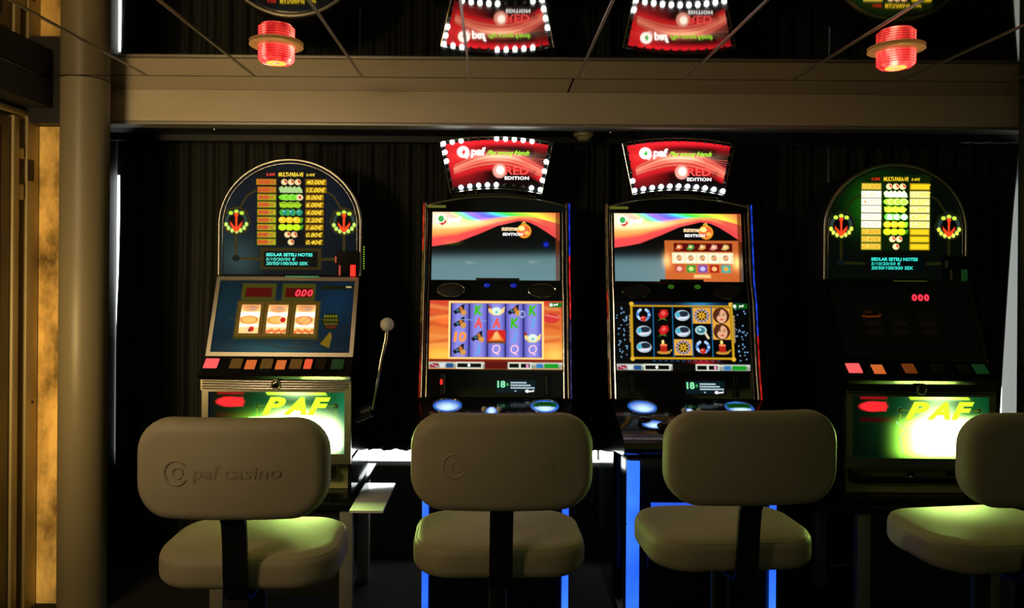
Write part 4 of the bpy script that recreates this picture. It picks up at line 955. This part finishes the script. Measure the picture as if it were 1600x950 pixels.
    dkb = MB().xprism(sec, X0-.004, X1+.004).build('button_deck', blackgloss, root)
    blo = paintmat('lit_oval', .3)
    def oval(P_, cx_, cy_, rx, ry, kind, h=.008):
        q = MB(); P_.ring(q, cx_, cy_, rx+1.2, ry+.9, .0024, .003); rg_ = q.build('button_ring', darkchrome, root)
        n = 30; R = 9; V = []; Cc = []; Fc = []
        for i in range(R+1):
            f = i/R
            for j in range(n):
                a = 2*PI*j/n; x, y = rx*f*math.cos(a), ry*f*math.sin(a); V.append(P_.P(cx_+x, cy_+y, .002+h*(1-f*f)))
                g = math.exp(-((x/rx)**2*1.8+((y/ry)-.45)**2*2.2)); col = lin((.16, .40, .92))*(.75)*(1-g)+lin((.78, .92, 1))*1.25*g
                if f > .86: col = lin((.15, .42, .85))*.8
                if kind == 'g' and f < .95 and (-.55 < y/ry < .25) and abs(x/rx) < .85: col = lin((.02, .30, .06))*(1.1 if abs(y/ry+.15) > .12 else .3); 
                Cc.append(col)
        for i in range(R):
            for j in range(n): Fc.append((i*n+j, (i+1)*n+j, (i+1)*n+(j+1) % n, i*n+(j+1) % n))
        link_mesh('oval_button', V, Fc, blo, rg_, True, np.array(Cc))
    oval(Dk, 701, 635.5, 22, 10, 'b'); oval(Dk, 849, 635.5, 21.5, 10, 'g'); oval(Dk, 768, 644, 9, 6, 'b', .016)
    oval(D2, 703, 662, 18, 7, 'b', .004); oval(D2, 846, 662, 18, 7, 'b', .004)
    for (cx_, cy_, r_) in ((757, 650, .010), (779, 650, .010)):
        p = Dk.P(cx_, cy_, 0); st = MB().tube([p, p+Vector((0, 0, .022))], .006, 10).build('joystick', chrome, root); MB().ball(p+Vector((0, 0, .028)), .012, 14).build('joystick_ball', whiteball, st)
    for (cx_, cy_) in ((690, 659), (716, 668)):
        p = D2.P(cx_, cy_, .014); MB().ball(p, .024, 16, (1.2, .9, .6)).build('black_button', blackgloss, root)
    # ---- pedestal and blue light tubes
    zc = za(686, 2.975)-.10
    ped = MB().box(X0+.03, X1-.03, 3.03, 3.32, .05, zc+.012, .01).build('pedestal', blackgloss, root)
    MB().box(X0+.02, X1-.02, 3.0, 3.74, 0, .05, .004).build('plinth', blackmatt, root)
    MB().box(X0+.10, X1-.10, 2.985, 3.03, .30, .50, .01).build('belly_panel', blackgloss, root)
    for sx_ in (X0+.046, X1-.040):
        wd = .0135 if not (right and sx_ < 0) else .027
        for (a, b) in ((.06, .475), (.477, zc+.002)):
            MB().tube([(sx_, 3.022, z) for z in np.linspace(a, b, 8)], wd, 12).build('light_tube', blueled, root)
        MB().box(sx_-wd-.002, sx_+wd+.002, 3.018, 3.034, .473, .479).build('tube_clip', blackmetal, root)
    if right:
        MB().add([(X0+.12, 3.0, .505), (X0+.36, 3.0, .505), (X0+.36, 3.03, .56), (X0+.12, 3.03, .56)], [(0, 1, 2, 3)]).build('painted_blue_reflection', mat('blue_sheen', (.02, .05, .3), .2, emit=(.02, .08, .6), es=1.2), root)  # blue light reflected on the console, painted as a glowing face
    # ---- lit sign on top
    Sg = Panel(680, 210, 872, 305, 3.445, 3.445)
    cx_ = 776
    def wp(s, t): return cx_+s*(88-17*t), (1-t)*(214+9*s*s)+t*(295+8*s*s)
    ol = [wp(s, 0) for s in np.linspace(-1, 1, 17)]+[wp(s, 1) for s in np.linspace(1, -1, 17)]
    box = MB(); pf = [Sg.P(x, y) for x, y in ol]; box.prism([(p.x, p.z) for p in pf], 3.447, 3.50); sb = box.build('sign_box', blackgloss, root)
    MB().tube([Sg.P(*wp(s, 0), .002) for s in np.linspace(-1, 1, 17)]+[Sg.P(*wp(s, 1), .002) for s in np.linspace(1, -1, 17)], .0030, 8, True).build('sign_trim', chrome, sb)
    def ps(c):
        x = c.X-cx_; y = c.Y-214
        c.fill((.05, .008, .012)); 
        c.glow(cx_+10, 214, 95, 13, (.90, .12, .16), 1.3, 4); c.glow(cx_-62, 245, 36, 34, (.92, .14, .16), 1.0); c.glow(cx_+75, 228, 25, 10, (.8, .1, .14), .5)
        P = lambda o, a: [(cx_-65+t*140, 268+o-26*math.sin(t*PI*.85+.15)*a+10*t*t) for t in np.linspace(0, 1, 24)]
        c.poly(P(-6, 1.15)+P(14, .75)[::-1], (.82, .12, .14), 1, 6)
        for o, a, k, wd in ((0, 1, 1.0, 3.5), (3, .9, 1.1, 1.6), (6, .8, .8, 1.5), (-4, 1.12, .7, 1.2)): c.line(P(o, a), wd, (1, .62, .50), k, 3, .9)
        c.glow(cx_+5, 244, 38, 6, (1, .8, .65), .8)
        for a in np.linspace(.1, 1.1, 9): c.line([(cx_+38, 246), (cx_+38+42*math.cos(a), 246+42*math.sin(a)*.8)], 1, (1, .45, .40), .8, 1.5, .7)
        c.box(cx_-20, 232, cx_+58, 242, (.04, .02, .01), 1, 4, .55)
        c.box(cx_-15, 268, cx_+60, 290, (.06, .01, .01), 1, 7, .6)
        c.ell(cx_-52, 238, 9.5, 9, (1, .96, .94), 1.5, 1.2); c.poly([(cx_-55, 239), (cx_-51, 233), (cx_-48, 238), (cx_-51, 243)], (.95, .35, .35) if not right else (.35, .8, .35), 1); c.poly([(cx_-51, 247), (cx_-45, 243), (cx_-43, 238), (cx_-41, 242), (cx_-46, 249)], (1, .8, .8), 1.2)
        c.ell(cx_+5, 267, 10.5, 11, (.95, .62, .55), 1.1, 2.5); c.ell(cx_+6, 266, 6, 6.5, (1, .93, .88), 1.5, 2)
        c.c *= 1.15
    gridface('sign_face', Sg, 0, 0, 1, 1, 190, 92, ps, PRINT, sb, .0035, warp=lambda U, V: wp((U*2-1)*.93, .06+V*.84))
    flat(letter(MB(), Sg, 'paf', (cx_-40, 230.5, cx_-17, 247), .05, .045, .006), 'sign_lettering', glowmat('sign_white', (1, .97, .97), 1.8), sb)
    flat(letter(MB(), Sg, 'Play among friends', (cx_-15, 235, cx_+52, 245), .5, .015, .006, .95), 'sign_lettering', T_grn, sb)
    flat(letter(MB(), Sg, 'RED', (cx_+14, 260.5, cx_+50, 273), 0, .02, .006), 'sign_lettering', T_redt, sb)
    flat(letter(MB(), Sg, 'EDITION', (cx_+13, 275.5, cx_+51, 281), 0, .045, .006, 1.1), 'sign_lettering', T_white, sb)
    proto = {}
    def bulb(s, t, lit):
        x, y = wp(s, t); p = Sg.P(x, y, .010)
        if lit not in proto:
            o = MB().ball(p, .0112 if lit else .0085, 14).build('sign_bulb', ledwhite if lit else glassdark, sb, True); proto[lit] = (o, p.copy())
        else:
            b0, q0 = proto[lit]; o = b0.copy(); COL.objects.link(o); o.location = p-q0
    for i in range(13): bulb(-.95+.1583*i, .045, (i in (0, 1, 2, 6, 7, 8, 9, 10)) and not right)
    for i in range(11): bulb(-.95+.19*i, .925, right or i in (1, 2, 3, 4, 5, 9, 10))
    for j, t in enumerate((.21, .38, .56, .74)):
        bulb(-.95, t, (j < 2) if not right else j == 3); bulb(.95, t, (j > 0) and not right)
    # neck of the sign
    MB().box(xc_-.10, xc_+.10, 3.46, 3.53, za(312, 3.47)-.01, za(292, 3.47), .006).build('sign_neck', blackgloss, root)
    q = MB().tube([Sg.P(cx_+t, 302+3.5*(1-(t/62)**2)*-1+5, .006) for t in np.linspace(-62, 62, 20)], .004, 8).build('sign_base_trim', darkchrome, root)

R2 = (.0155, 3.2, 0)
m2 = empty('video_slot_machine', R2, R2); video_machine(m2, False)
tag(m2, 'tall black video slot machine with purple reels on an orange screen, left of the two', 'slot machine', 'video slot machines')
m3 = empty('video_slot_machine', (R2[0]+.852, R2[1], R2[2]), R2); video_machine(m3, True)
tag(m3, 'tall black video slot machine with jewel symbols on a black screen, right of the two', 'slot machine', 'video slot machines')
